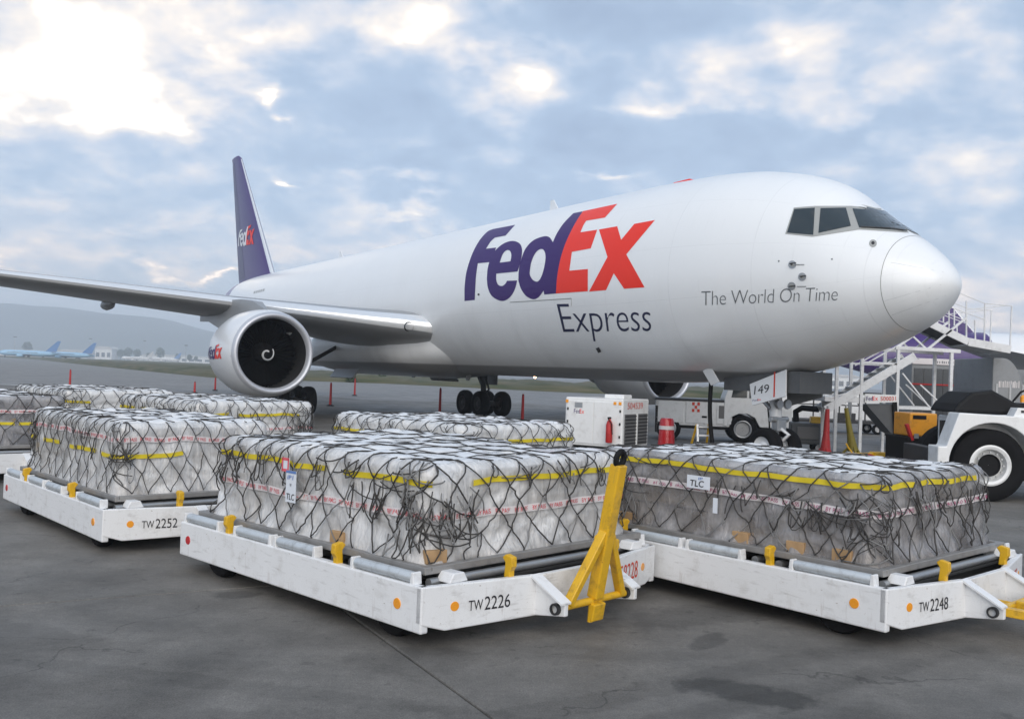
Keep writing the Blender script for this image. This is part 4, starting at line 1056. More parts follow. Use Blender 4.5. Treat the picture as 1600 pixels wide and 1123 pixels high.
def make_load(key, label, seed, H, film='wrap', strap_h=.74, tape_h=.45, tape_m='tapered', top_n=(9, 7), sag=0.0, dens=1.0, slack=(), tagspec=None, ysc=1.0, skids=(), inner=False, yoff=0.0):
    rr = random.Random(seed)
    c, t = POSE[key]
    L = thing('pallet_load', c + Vector((0, 0, 0)) , t, label, 'cargo load', 'netted pallet loads on the dollies')
    L.location.z = DZ + .052; L.scale = (1, ysc, 1); L.location += Vector((-math.sin(t), math.cos(t), 0)) * yoff
    # pallet sheet with raised edge rail
    mb = MB(); mb.box((0, 0, .012), (PLX, PLY, .024)); base = mb.build('pallet_sheet', 'alu', L, bevel=.004)
    mb = MB()
    for s in (-1, 1):
        mb.box((0, s * (PLY / 2 - .03), .03), (PLX - .002, .062, .05)); mb.box((s * (PLX / 2 - .03), 0, .0301), (.062, PLY - .13, .0502))
    mb.build('edge_rail', 'alu', L, bevel=.006)
    z0 = .03
    topz = lambda x, y: z0 + H + .022 * noise.noise((x * .9 + seed, y * .9, 2.2)) + .02 * noise.noise((x * 2.7, y * 2.7 + seed, 0)) - sag * max(0, x / CX) ** 2
    def bulge(u, v):
        (x, y), n = perim(u); q = seed * 3.7
        # diagonal creases under tension, box columns, loose skirt near the pallet
        a = noise.noise((u * 1.5 + q, v * 2.0, .3)) * .012
        w = noise.noise((u * 1.2 + q, v * 1.0, 5.0)) * 2.4
        f = abs(noise.noise(((u + v * 1.1 * (1 if math.sin(u * 1.3 + q) > 0 else -1)) * 4.2 + w + q, v * 1.3 + w * .4, 8.0)))
        f2 = abs(noise.noise((u * 11 + w * 2 + q, v * 5.0 + w, 2.0)))
        gx = abs(((u + q) / .47) % 1 - .5) * 2; gz = abs((v / .31 + .2 * noise.noise((u * .6, q, 0))) % 1 - .5) * 2
        g = -.014 * max(0, (gx - .90) * 10) - .010 * max(0, (gz - .90) * 10)
        sk = max(0, 1 - v / .28) ** 2 * (.055 + .05 * noise.noise((u * 2.2 + q, 0, 0)))
        net_pull = -.012 * abs(math.sin(u * 10 + q))
        return a + .05 * (.35 - f) * (1.25 - .7 * v) + .014 * (.4 - f2) + g + sk + .02 * (1 - v) - .06 * (max(0, v - .90) / .10) ** 2
    def surf(u, v, off=0.0):
        (x, y), n = perim(u); b = bulge(u, v) + off
        zt = topz(x, y)
        return Vector((x + n[0] * b, y + n[1] * b, z0 + v * (zt - z0)))
    NU, NV = 300, 30
    mb = MB()
    for i in range(NU):
        for j in range(NV + 1): mb.v.append(tuple(surf(i / NU * UT, j / NV)))
    for i in range(NU):
        for j in range(NV):
            a = i * (NV + 1) + j; b = ((i + 1) % NU) * (NV + 1) + j; mb.f.append((a, b, b + 1, a + 1))
    # closing sheet just under the top boxes
    ctop = len(mb.v); mb.v.append((0, 0, z0 + H - .03))
    mid = len(mb.v)
    for i in range(NU):
        p = surf(i / NU * UT, 1.0); mb.v.append((p.x * .9, p.y * .9, p.z - .01))
    for i in range(NU):
        a, b = i * (NV + 1) + NV, ((i + 1) % NU) * (NV + 1) + NV
        mb.f += [(a, b, mid + (i + 1) % NU, mid + i), (mid + i, mid + (i + 1) % NU, ctop)]
    mb.build('plastic_wrap', film, L, smooth=180)
    # wrapped boxes of the top layer, bulging between the net cords
    nx, ny = top_n; bx, by = 2 * CX / nx, 2 * CY / ny
    for i in range(nx):
        for j in range(ny):
            x, y = -CX + (i + .5) * bx, -CY + (j + .5) * by
            o = bpy.data.objects.new('wrapped_box', PUFFS[rr.randrange(4)]); COL.objects.link(o); o.parent = L
            x, y = x * .965, y * .955
            o.location = (x + rr.uniform(-.01, .01), y + rr.uniform(-.01, .01), topz(x, y) - .06)
            o.rotation_euler = (rr.uniform(-.04, .04), rr.uniform(-.04, .04), rr.choice((0, math.pi)) + rr.uniform(-.03, .03))
            o.scale = (bx * rr.uniform(.97, 1.02), by * rr.uniform(.97, 1.02), rr.uniform(.07, .10))
    # stacked cartons inside the film
    if inner:
        cm = M['carton']
        base_c = MB().box((0, 0, 0), (1, 1, 1)).build('carton', cm, L, bevel=.012); k0 = True
        rowsz = 3; hz_ = (H - .06) / rowsz
        for r_i in range(rowsz):
            for (n_, ax_) in ((6, 0), (5, 1)):
                for q in range(n_):
                    wdt = 2 * ((CX if ax_ == 0 else CY) - .10) / n_; c0 = -((CX if ax_ == 0 else CY) - .10) + (q + .5) * wdt
                    if ax_ == 1 and q == 0: continue
                    dep = .36; ins_ = .075 + rr.uniform(0, .03)
                    loc = (c0, -CY + ins_ + dep / 2, z0 + (r_i + .5) * hz_) if ax_ == 0 else (CX - ins_ - dep / 2, c0, z0 + (r_i + .5) * hz_)
                    sc_ = (wdt - .02, dep, hz_ - .018) if ax_ == 0 else (dep, wdt - .02, hz_ - .018)
                    if k0: o = base_c; k0 = False
                    else: o = bpy.data.objects.new('carton', base_c.data); COL.objects.link(o); o.parent = L
                    o.location = loc; o.scale = sc_; o.rotation_euler = (0, 0, rr.uniform(-.02, .02))
    # wooden skids showing at the foot
    for u in skids:
        (x, y), n = perim(u)
        a = math.atan2(n[1], n[0])
        MB().box((0, 0, 0), (.10, .17, .10)).build('skid_block', 'wood', L, bevel=.006, loc=(x + n[0] * .02, y + n[1] * .02, z0 + .07)).rotation_euler = (0, 0, a)
    # the net
    def cord(mb, a, b, r=.0075, slackk=.0, wob=.012):
        """a, b in (u, v) on the side"""
        pts = []; n = 6
        for k in range(n + 1):
            q = k / n; s = math.sin(math.pi * q)
            u = a[0] + (b[0] - a[0]) * q + wob * noise.noise((a[0] * 9 + q * 2, a[1] * 9, seed)) * s; v = a[1] + (b[1] - a[1]) * q - slackk * s
            pts.append(surf(u, v, .026 + .010 * s))
        mb.tube(pts, r, 5)
    net = MB(); pale = MB()
    du = .27; cols = int(UT / du); du = UT / cols
    rows = [.05, .29, .53, .77, .98]
    node = {}
    for j, v in enumerate(rows):
        for i in range(cols):
            node[i, j] = ((i + (.5 if j % 2 else 0)) * du + rr.uniform(-.04, .04), v + (rr.uniform(-.05, .05) if 0 < j < 4 else 0) )
    for j in range(len(rows) - 1):
        for i in range(cols):
            for dd in ((0, 1) if j % 2 == 0 else (0, 1)):
                a = node[i, j]
                ii = (i + (0 if dd else -1)) if j % 2 == 0 else (i + (1 if dd else 0))
                b = node[ii % cols, j + 1]
                if abs(a[0] - b[0]) > UT / 2: b = (b[0] + (UT if a[0] > b[0] else -UT), b[1])
                if rr.random() < .06: continue
                cord(net if rr.random() < .8 else pale, a, b, rr.uniform(.005, .0068), rr.uniform(0, .015), .02)
    # tie-downs to the rail
    for i in range(0, cols, 2):
        a = node[i, 0]
        p = surf(a[0], a[1], .02); (x, y), n = perim(a[0])
        q = Vector((max(-PLX / 2 + .03, min(PLX / 2 - .03, x + n[0] * .1)), max(-PLY / 2 + .03, min(PLY / 2 - .03, y + n[1] * .1)), .045))
        net.tube([p, (p + q) / 2 + Vector((0, 0, -.01)), q], .0065, 5)
    # over the top: cords run in the valleys between boxes
    def tp(x, y): return Vector((x, y, topz(x, y) - .006 + .012 * noise.noise((x * 4, y * 4, seed))))
    for i in range(nx + 1):
        for j in range(ny):
            x = -CX + i * bx; y0_, y1_ = -CY + j * by, -CY + (j + 1) * by
            if 0 < i < nx:
                k = .035 * (1 if (i + j) % 2 else -1)
                net.tube([tp(x, y0_) + Vector((0, 0, .012)), tp(x + k, (y0_ + y1_) / 2) + Vector((0, 0, .018)), tp(x, y1_) + Vector((0, 0, .012))], .0054, 5)
    for j in range(1, ny):
        for i in range(nx):
            y = -CY + j * by; x0_, x1_ = -CX + i * bx, -CX + (i + 1) * bx
            k = .035 * (1 if (i + j) % 2 else -1)
            net.tube([tp(x0_, y) + Vector((0, 0, .012)), tp((x0_ + x1_) / 2, y + k) + Vector((0, 0, .018)), tp(x1_, y) + Vector((0, 0, .012))], .0054, 5)
    # cords coming over the edge
    for i in range(cols):
        u = node[i, 4][0]; (x, y), n = perim(u)
        ins = lambda d, z: Vector((x - n[0] * d, y - n[1] * d, topz(x - n[0] * d, y - n[1] * d) + z))
        net.tube([surf(u, .97, .024), surf(u, 1.0, .02), ins(.10, .012), ins(.20, .004), ins(.31, .008)], .006, 5)
    for b_, m_ in ((net, 'net'), (pale, 'netl')): b_.build('cargo_net', m_, L, smooth=180)['kind'] = 'stuff'
    # gathered slack: loops and tails of spare net
    sl = [MB(), MB()]
    for (uc, vc, su, sv, cnt) in slack:
        for k in range(int(cnt * dens * (.5 if sv > .1 else .26))):
            u, v = uc + rr.gauss(0, su), vc + rr.gauss(0, sv); off = rr.uniform(.02, .05); kind = rr.random(); pts = []
            if kind < .45:        # hanging loop
                w, d = rr.uniform(.03, .16), rr.uniform(.10, .34)
                for q in range(9):
                    t_ = q / 8; pts.append((u + w * (t_ - .5) + .02 * math.sin(t_ * 7 + k), v - d * math.sin(math.pi * t_) * (.8 + .4 * t_), off + .03 * math.sin(math.pi * t_)))
            elif kind < .8:       # hanging strand
                d = rr.uniform(.15, .42); ln = rr.uniform(-.14, .14); ph = rr.uniform(0, 6)
                for q in range(8):
                    t_ = q / 7; pts.append((u + ln * t_ + .025 * math.sin(t_ * 4 + ph), v - d * t_, off + .015 * math.sin(t_ * 5 + ph)))
            else:                 # crossing cord
                w = rr.uniform(.15, .45); h_ = rr.uniform(-.22, .22)
                for q in range(8):
                    t_ = q / 7; pts.append((u + w * (t_ - .5), v + h_ * (t_ - .5) - .05 * math.sin(math.pi * t_), off + .012 * math.sin(math.pi * t_)))
            P3 = [surf(a, min(1.0, max(.05, b)), c_) for a, b, c_ in pts]
            sl[0 if rr.random() < .68 else 1].tube(P3, rr.uniform(.0042, .0068), 5)
    for k, m in ((0, 'net'), (1, 'netl')):
        if sl[k].v:
            o = sl[k].build('net_slack', m, L, smooth=180); o['kind'] = 'stuff'
    # yellow lashing strap, part hidden by folds
    def ribbon(u0, u1, hf, w, off, name, m, step=.06, gap=None):
        mb = MB(); us = np.arange(u0, u1, step)
        for u in us:
            h = hf(u)
            for s in (-1, 1): mb.v.append(tuple(surf(u, h + s * w / 2 / H, off)))
        for i in range(len(us) - 1):
            if gap and noise.noise((us[i] * 2.1, seed * 1.7, 6)) > gap: continue
            mb.f.append((2 * i, 2 * i + 2, 2 * i + 3, 2 * i + 1))
        return mb.build(name, m, L, smooth=180)
    hf = lambda u: strap_h + .035 * noise.noise((u * .9, seed, 0)) + .02 * noise.noise((u * 3, seed, 4))
    ribbon(-.02, UF + 2.6, hf, .046, .022, 'lashing_strap', 'strap', gap=.24)['kind'] = 'stuff'
    ht = lambda u: tape_h + .05 * noise.noise((u * .5 + 3, seed, 9)) + .012 * noise.noise((u * 3, seed, 1))
    tp_ = ribbon(0, UF + 2.3, ht, .062, .017, 'printed_tape', 'tape')
    vs, fs, asp = text2d('BY PASS', 0, .004)
    V, F = [], []
    u = .05
    while u < UF + 2.1:
        o = len(V); V += [(u + x * .155, y * .036 - .018) for x, y in vs]; F += [tuple(o + i for i in f) for f in fs]; u += .205
    bm_fn = lambda x, y: surf(x, ht(x) + y / H, .0225)
    decal('tape_lettering', tape_m, tp_, (V, F), bm_fn, .05)['kind'] = 'stuff'
    if tagspec:
        for (u, v, w, h, lines, bord) in tagspec:
            vf = ([(0, 0), (1, 0), (1, 1), (0, 1)], [(0, 1, 2, 3)])
            fn = lambda x, y, o_=.03: surf(u + (x - .5) * w, v + (y - .5) * h / H, .0) * 0 + surf(u, v, 0.05 + o_) + (Vector((math.cos(at_), math.sin(at_), 0)) * ((x - .5) * w)) + Vector((0, 0, (y - .5) * h))
            nn = perim(u)[1]; at_ = math.atan2(nn[0], -nn[1])
            tg = decal('tag', 'paper', L, vf, fn)
            sd2 = tg.modifiers.new('thickness', 'SOLIDIFY'); sd2.thickness = .003
            for (tx, x0, y0, tw, th_, m) in lines:
                if tx == '#':
                    decal('tag_band', m, tg, ([(x0, y0), (x0 + tw, y0), (x0 + tw, y0 + th_), (x0, y0 + th_)], [(0, 1, 2, 3)]), lambda x, y: fn(x, y, .033))
                else:
                    a, b, _ = text2d(tx, .1, .01)
                    decal('tag_lettering', m, tg, ([(x0 + p[0] * tw, y0 + p[1] * th_) for p in a], b), lambda x, y: fn(x, y, .033))
    return L
blue = mat('tag_blue', (.12, .22, .5), .6); pink = mat('tag_pink', (.75, .12, .15), .6); M['tagblue'] = blue; M['tagpink'] = pink
TAG_A = [(1.28, .56, .15, .27, [('TLC', .12, .08, .78, .2, 'blktxt'), ('#', 0, .92, 1, .08, 'tagblue'), ('IP1', .15, .72, .6, .14, 'tagblue'), ('W', .4, .5, .2, .1, 'greytxt')], 0),
         (1.18, .80, .11, .12, [('#', 0, 0, 1, .2, 'tagpink'), ('#', 0, .8, 1, .2, 'tagpink'), ('#', 0, 0, .2, 1, 'tagpink'), ('#', .8, 0, .2, 1, 'tagpink')], 0)]
TAG_C = [(1.25, .70, .26, .12, [('TLC', .15, .15, .6, .5, 'blktxt'), ('IP', .5, .7, .2, .2, 'tagblue')], 0), (1.45, .44, .05, .14, [], 0)]
make_load('A', 'netted plastic-wrapped load with TLC tag on dolly TW2226', 3, .76, 'wrap', .80, .47, 'tapered', (9, 7), 0, 1.0,
          [(UF - .05, .66, .17, .20, 70), (UF + .12, .45, .2, .14, 40), (.15, .80, .16, .10, 40), (.8, .86, .35, .05, 36), (1.6, .84, .4, .06, 36), (UF + .7, .88, .5, .05, 40), (UF - .45, .7, .2, .12, 26), (UF + 1.9, .85, .2, .1, 26)], TAG_A, 1.07, (UF + .05, 1.9), True, .08)
make_load('B', 'netted pale plastic-wrapped load with tape near its top on dolly TW2252', 11, .78, 'wrap', .55, .77, 'tapered', (9, 6), 0, 1.0,
          [(.1, .75, .08, .2, 46), (UF, .6, .06, .25, 46), (1.0, .85, .5, .07, 30), (2.0, .8, .5, .08, 34), (UF + 2.1, .6, .05, .2, 30)], None, .76, (), True, -.27)
make_load('C', 'grey wrapped netted load on wooden skids on dolly TW2248', 23, .74, 'wrapg', .88, .60, 'tapepur', (10, 8), 0, 1.0,
          [(UF, .55, .12, .22, 70), (UF + .5, .75, .5, .08, 50), (UF + 1.3, .75, .5, .1, 40), (1.9, .68, .4, .06, 36), (.3, .5, .2, .2, 30), (UF - .5, .6, .2, .12, 30)], TAG_C, .98, (1.7, 2.25, UF - .22, .35), True)
make_load('D', 'netted load with white top behind dolly TW2252, left of the load before the engine', 31, .80, 'wrapg', .45, .70, 'tapered', (8, 6), 0, 1.0, [(UF + 2.0, .6, .15, .2, 30), (UF + .4, .4, .4, .2, 40)])
make_load('E', 'netted load with dense cord clumps standing before the jet engine', 47, .80, 'wrapf', .72, .40, 'tapered', (9, 7), 0, 1.0,
          [(UF + 2.0, .65, .14, .2, 70), (UF + .6, .85, .6, .08, 60), (UF, .8, .2, .15, 50), (1.0, .85, .6, .08, 50)])
make_load('F', 'low netted load with white top just behind dolly TW2226', 59, .74, 'wrapf', .70, .40, 'tapered', (9, 8), 0, 1.0,
          [(.2, .85, .2, .1, 36), (1.2, .85, .5, .08, 30), (UF, .8, .2, .15, 30), (UF + 2.0, .7, .15, .15, 20)])
make_load('G', 'netted load farthest from the grey wrapped load, near red posts', 71, .80, 'wrapf', .70, .40, 'tapered', (7, 6), 0, 1.0, [(UF, .75, .3, .2, 60), (UF + 1.9, .8, .3, .1, 50)])

def worn_print(m, parent, org, ux, w, h, n, seed):
    r = random.Random(seed); mb = MB(); org, ux = Vector(org), Vector(ux); up = Vector((0, 0, 1))
    for k in range(n):
        a = org + ux * (w * (k + r.uniform(.1, .25)) / n); b = a + ux * (w / n * r.uniform(.35, .6)); z = h * r.uniform(.75, 1)
        mb.add([a, b, b + up * z, a + up * z], [(0, 1, 2, 3)])
    o = mb.build('worn_print', m, parent); o['kind'] = 'stuff'; return o
# ------------------------------------------------------------------ ground equipment round the nose
def wheel(parent, c, r, w, ax='y', rim='white', rr_=.5, name='wheel', deep=.5, core=None):
    t = MB().lathe([(-w * .40, r * rr_), (-w * .5, r * .72), (-w * .46, r * .9), (-w * .3, r), (w * .3, r), (w * .46, r * .9), (w * .5, r * .72), (w * .40, r * rr_)], 40, ax).build(name, 'tyre', parent, smooth=40, loc=c)
    for s in (-1, 1):
        MB().lathe([(s * w * .41, r * (rr_ + .02)), (s * w * .44, r * (rr_ - .03)), (s * w * .40, r * (rr_ - .10)), (s * w * (.40 - deep), r * (rr_ - .14)), (s * w * (.40 - deep), r * .12), (s * w * .1, r * .1), (s * w * .1, .005)], 32, ax).build('rim', rim, t, smooth=35)
        if core: MB().lathe([(s * w * .30, r * .31), (s * w * .22, r * .27), (s * w * .22, .005)], 28, ax).build('hub', core, t, smooth=35)
    return t
# ground power unit
gx, gy = 2.63, 22.0; GP = thing('ground_power_unit', (gx, gy, 0), R(-30), 'white ground power unit box numbered 504539 under the fuselage', 'power unit')
# local: near corner at origin, long face runs along -x, short face along +y
MB().box((-.75, .8, .93), (1.5, 1.6, 1.14)).build('body', 'white', GP, bevel=.03)
for x in (-1.1, -.38): MB().box((x, -.008, .92), (.70, .02, 1.0)).build('side_door', 'white', GP, bevel=.008)
for z in (.62, .92, 1.22):
    for x in (-1.42, -.06): MB().box((x, -.024, z), (.035, .02, .06)).build('hinge', 'black', GP)
MB().box((.006, .8, .78), (.02, 1.4, .74)).build('grille', 'grille', GP, bevel=.005)
for k in range(9): MB().box((.022, .8, .46 + k * .08), (.02, 1.36, .022), Matrix.Rotation(R(30), 3, 'Y')).build('louvre', 'dark', GP)
MB().box((.03, .8, .78), (.03, .05, .76)).build('grille_bar', 'white', GP)
flat_text('lettering', '504539', 'redtxt', GP, (.006, .25, 1.27), (0, 1, 0), (0, 0, 1), .15, .95)
flat_text('lettering', 'Fed', 'purple', GP, (-1.26, -.022, 1.12), (1, 0, 0), (0, 0, 1), .10, .16)
flat_text('lettering', 'Ex', 'fxred', GP, (-1.10, -.022, 1.12), (1, 0, 0), (0, 0, 1), .10, .11)
MB().box((-1.14, -.022, 1.32), (.2, .01, .12)).build('gauge_panel', 'steel', GP)
for x in (-1.45, -.20, -.07): MB().box((x, -.022, 1.40), (.07, .012, .07)).build('marker_lamp', 'orange', GP)
MB().box((-.35, .5, 1.55), (.5, .5, .1)).build('exhaust_box', 'white', GP, bevel=.02)
for x in (-1.25, -.2):
    for y in (.15, 1.45): wheel(GP, (x, y, .2), .2, .14, 'y', 'steel')
MB().box((-.75, .8, .32), (1.4, 1.4, .1)).build('chassis', 'under', GP)
fe = thing('fire_extinguisher', (gx - .28 * math.cos(R(-30)) + .0, gy - .28 * math.sin(R(-30)) - .0, .48), R(-30), 'red fire extinguisher hung on the white ground power unit', 'extinguisher')
MB().lathe([(0, .001), (.0, .07), (.02, .08), (.42, .08), (.5, .05), (.53, .03), (.56, .03)], 20, 'z', (0, -.12, 0)).build('cylinder', 'red', fe, smooth=50)
MB().box((0, -.13, .58), (.04, .14, .04)).build('handle', 'black', fe, bevel=.006); MB().tube([(0, -.2, .56), (.09, -.2, .45), (.1, -.16, .2)], .012, 6).build('hose', 'black', fe, smooth=60)

# service truck with red checker mark
TR = thing('service_truck', tuple(at_depth(1160, 690, 31.0).to_2d()) + (0,), R(-8), 'white service truck with red checker mark and big front wheel', 'truck')
# local: x to the right (front), wheel centre at origin
MB().box((-1.6, .9, .92), (2.5, 1.7, .82)).build('equipment_body', 'white', TR, bevel=.03)
MB().box((-1.6, .9, 1.36), (2.56, 1.76, .06)).build('body_top', 'dark', TR, bevel=.01)
for x, w in ((-2.35, .85), (-1.38, .95), (-.62, .48)): MB().box((x, .04, .95), (w, .03, .7)).build('panel_door', 'white', TR, bevel=.01)
MB().box((-.62, .022, 1.0), (.34, .02, .42)).build('vent_panel', 'grille', TR, bevel=.01)
for i in range(3):
    for j in range(3):
        if (i + j) % 2 == 0: MB().box((-1.62 + i * .085, .018, 1.02 + j * .11), (.08, .012, .1)).build('checker_square', 'redtxt', TR)
MB().box((-1.25, .018, .82), (.16, .02, .06)).build('door_handle', 'black', TR)
cab = MB(); cab.prism([(-.62, .55), (-.62, 1.45), (-.45, 1.98), (.55, 1.98), (.98, 1.45), (1.55, 1.35), (1.55, .55), (.55, .55), (.5, .62), (.38, .85), (.15, .97), (-.15, .97), (-.38, .85), (-.5, .62), (-.52, .55)], .0, 1.7); cab.build('cab', 'white', TR, bevel=.02)
MB().prism([(-.40, 1.5), (-.33, 1.88), (.10, 1.88), (.10, 1.5)], -.012, .0).build('cab_window', 'glass', TR); MB().prism([(.17, 1.5), (.17, 1.88), (.50, 1.88), (.80, 1.5)], -.012, .0).build('cab_window', 'glass', TR)
flat_text('lettering', 'FedEx', 'purple', TR, (.95, -.004, 1.2), (1, 0, 0), (0, 0, 1), .08, .26)
wheel(TR, (0, .15, .46), .46, .28, 'y', 'steel', .62); wheel(TR, (0, 1.55, .46), .46, .28, 'y', 'steel', .62); wheel(TR, (-2.4, .15, .4), .4, .25, 'y', 'steel', .6); wheel(TR, (-2.4, 1.55, .4), .4, .25, 'y', 'steel', .6)
MB().box((-.6, .85, .48), (4.2, 1.2, .14)).build('chassis', 'under', TR)
MB().box((-2.75, .3, .7), (.2, .5, .9)).build('side_box', 'dark', TR, bevel=.02)

# barrel, step ladder, hose, jacks, tow bar
bp_ = at_depth(1041, 690, 25.5); B_ = thing('traffic_barrel', (bp_.x, bp_.y, 0), 0, 'red plastic barrel with white band beside the ground power unit', 'barrel')
MB().lathe([(0, .001), (0, .30), (.06, .30), (.07, .24), (.50, .215), (.505, .21), (.90, .19), (.96, .16), (.98, .001)], 24, 'z').build('shell', 'redref', B_, smooth=40)
MB().lathe([(.66, .216), (.76, .210)], 24, 'z').build('reflective_band', 'tape', B_, smooth=40)
lp = at_depth(1098, 690, 24.0); SLD = thing('step_ladder', (lp.x, lp.y, 0), R(12), 'small white and yellow step ladder under the nose', 'ladder')
for s in (-1, 1):
    MB().beam((s * .24, -.32, 0), (s * .16, .0, .9), .05, .03).build('front_rail', 'white', SLD); MB().beam((s * .24, .38, 0), (s * .16, .03, .9), .05, .03).build('rear_rail', 'yellow', SLD)
for k in range(4):
    q = (k + 1) / 4.3; MB().box((0, -.32 + .3 * q, .9 * q), (.46 - .14 * q, .14, .035)).build('step', 'white', SLD, bevel=.005)
MB().beam((-.2, .25, .35), (.2, .25, .35), .03, .03).build('brace', 'yellow', SLD)
h0 = hit(BF, 1112, 588, 0.0); hg = on_ground(1125, 722)
pts = [Vector((h0.x, h0.y, h0.z + .1)), Vector((h0.x - .02, h0.y, 1.4)), Vector((h0.x + .02, h0.y - .02, .8)), Vector((h0.x + .12, h0.y - .05, .25)), Vector((h0.x + .35, h0.y - .1, .06)), Vector((h0.x + .2, h0.y - .9, .055)), Vector((h0.x - .9, h0.y - 1.3, .055)), Vector((gx + 1.4, gy + 1.2, .055))]
pts = [Vector(p) for p in cr_spline([tuple(p)[:2] + (p.z,) for p in pts], 5)] if False else pts
def spl3(p, seg=8):
    out = []
    for i in range(len(p) - 1):
        a, b, c, d = p[max(i - 1, 0)], p[i], p[i + 1], p[min(i + 2, len(p) - 1)]
        for k in range(seg):
            t = k / seg; out.append(.5 * (2 * b + (c - a) * t + (2 * a - 5 * b + 4 * c - d) * t * t + (3 * b - a - 3 * c + d) * t**3))
    return out + [p[-1]]
tag(MB().tube(spl3(pts), .055, 10).build('power_cable', 'black', smooth=60), 'thick black cable hanging from the belly to the ground power unit', 'cable')
def jack(px, D, lean, m, label, hgt):
    p = at_depth(px, 690, D); J = thing('jack_stand', (p.x, p.y, 0), 0, label, 'jack')
    mb = MB(); mb.tube([(0, 0, .28), (lean * .4, 0, .28 + (hgt - .28) * .4), (lean, 0, hgt)], [.14, .085, .055], 12); mb.build('column', m, J, smooth=60)
    MB().tube([(lean, 0, hgt - .01), (lean * 1.05, 0, hgt + .08)], .025, 10).build('ram', 'steel', J, smooth=60)
    for k in range(3):
        a = k * 2.094 + .5; MB().beam((math.cos(a) * .40, math.sin(a) * .40, .03), (math.cos(a) * .06, math.sin(a) * .06, .42), .06, .06).build('foot', m, J, bevel=.01)
    MB().lathe([(.0, .001), (.0, .34), (.03, .36), (.06, .34), (.06, .001)], 24, 'z').build('base_ring', m, J, smooth=40)
jack(1290, 24.5, .02, 'red', 'tall red tapered jack stand beside the nose wheels', 1.40)
jack(1333, 25.5, -.22, 'olive', 'leaning olive yellow jack stand beneath the access stairs', 1.42)
tb_ = at_depth(1316, 694, 21.5); TB = thing('tow_bar', (tb_.x, tb_.y, 0), R(20), 'yellow aircraft tow bar resting near the red jack stand', 'tow bar')
MB().tube([(-1.4, 0, .42), (.9, 0, .45)], .055, 12).build('tube', 'yellow', TB, smooth=60); MB().box((1.0, 0, .46), (.3, .22, .12)).build('head', 'yellow', TB, bevel=.02)
for s in (-1, 1):
    w_ = MB().lathe([(-.05, .1), (-.06, .14), (-.03, .19), (.03, .19), (.06, .14), (.05, .1)], 20, 'y').build('wheel', 'tyre', TB, smooth=50, loc=(0, s * .28, .19)); MB().lathe([(-.04, .11), (.04, .11)], 16, 'y').build('hub', 'white', w_, smooth=50)
MB().beam((0, -.28, .2), (0, .28, .2), .04, .04).build('axle', 'yellow', TB); MB().beam((0, 0, .2), (.0, 0, .45), .06, .06).build('carriage', 'yellow', TB); MB().tube([(.3, .0, .48), (.2, .05, .62), (.15, .05, .7)], .02, 8).build('lever', 'yellow', TB, smooth=60)

# access stairs behind the nose: traced frame in its own plane, with a second frame behind it
ST_D = 26.0
S0 = at_depth(1400, 690, ST_D)
ST = thing('access_stairs', (S0.x, S0.y, 0), 0, 'tall white tubular access stairs with platform behind the jet nose', 'stairs')
def sp(px, py, back=0.0):
    p = at_depth(px, py, ST_D); return Vector((p.x - S0.x + back * .18, back, p.z))
def sb(name, a, b, w=.07, m='stair', backs=(0,), h=None):
    for bk in backs:
        p, q = sp(*a, bk), sp(*b, bk)
        if q.z < .01: q.z = 0
        MB().beam(p, q, w, h or w).build(name, m, ST, bevel=.006)
def gz(px, py_top, back=0):     # foot straight below
    p = sp(px, py_top, back); return p
for px, top, bk in ((1349, 508, 0), (1404, 540, 0), (1487, 548, 0), (1349, 520, 1.7), (1404, 540, 1.7), (1487, 548, 1.7), (1298, 575, 1.2), (1308, 570, 0)):
    p = sp(px, top, bk); MB().beam((p.x, p.y, 0), p, .085, .085).build('post', 'stair', ST, bevel=.006)
for bk in (0, 1.7):
    sb('top_beam', (1399, 543), (1500, 549), .10, backs=(bk,)); sb('lower_beam', (1404, 637), (1487, 640), .07, backs=(bk,)); sb('mid_beam', (1349, 566), (1404, 569), .06, backs=(bk,))
    sb('brace', (1410, 583), (1452, 636), .04, backs=(bk,)); sb('brace', (1438, 601), (1478, 638), .04, backs=(bk,)); sb('brace', (1425, 524), (1447, 545), .05, backs=(bk,))
    sb('brace', (1402, 543), (1425, 526), .05, backs=(bk,)); sb('brace', (1450, 545), (1509, 497), .06, backs=(bk,))
    sb('stringer', (1290, 640), (1430, 556), .06, h=.22, backs=(bk * .8,)); sb('side_rail', (1453, 505), (1513, 534), .06, h=.20, backs=(bk,)); sb('platform_edge', (1513, 534), (1579, 546), .06, h=.22, backs=(bk,))
    for a, b in (((1474, 503), (1474, 487)), ((1491, 509), (1491, 481)), ((1510, 532), (1510, 470)), ((1524, 530), (1523, 500)), ((1538, 532), (1539, 474)), ((1578, 545), (1581, 478))):
        sb('rail_post', a, b, .035, backs=(bk,))
    for a, b in (((1440, 470), (1497, 457)), ((1497, 457), (1539, 474)), ((1539, 474), (1581, 478)), ((1474, 488), (1512, 502)), ((1480, 478), (1540, 500)), ((1510, 484), (1575, 477))):
        sb('handrail', a, b, .022, backs=(bk,))
    for k, (a, b) in enumerate((((1296, 622), (1350, 606)), ((1350, 570), (1420, 530)))): sb('handrail', a, b, .035, backs=(bk * .8,))
a, b = sp(1453, 505), sp(1513, 534); c_, d_ = sp(1513, 536), sp(1579, 548)
for p, q, m in ((a, b, 'dark'), (c_, d_, 'stair')):
    n = Vector((.3, 1.7, 0)); MB().add([p, q, q + n, p + n, p - Vector((0, 0, .05)), q - Vector((0, 0, .05)), q + n - Vector((0, 0, .05)), p + n - Vector((0, 0, .05))], [(0, 1, 2, 3), (7, 6, 5, 4), (0, 4, 5, 1), (1, 5, 6, 2), (2, 6, 7, 3), (3, 7, 4, 0)]).build('platform_floor', m, ST)
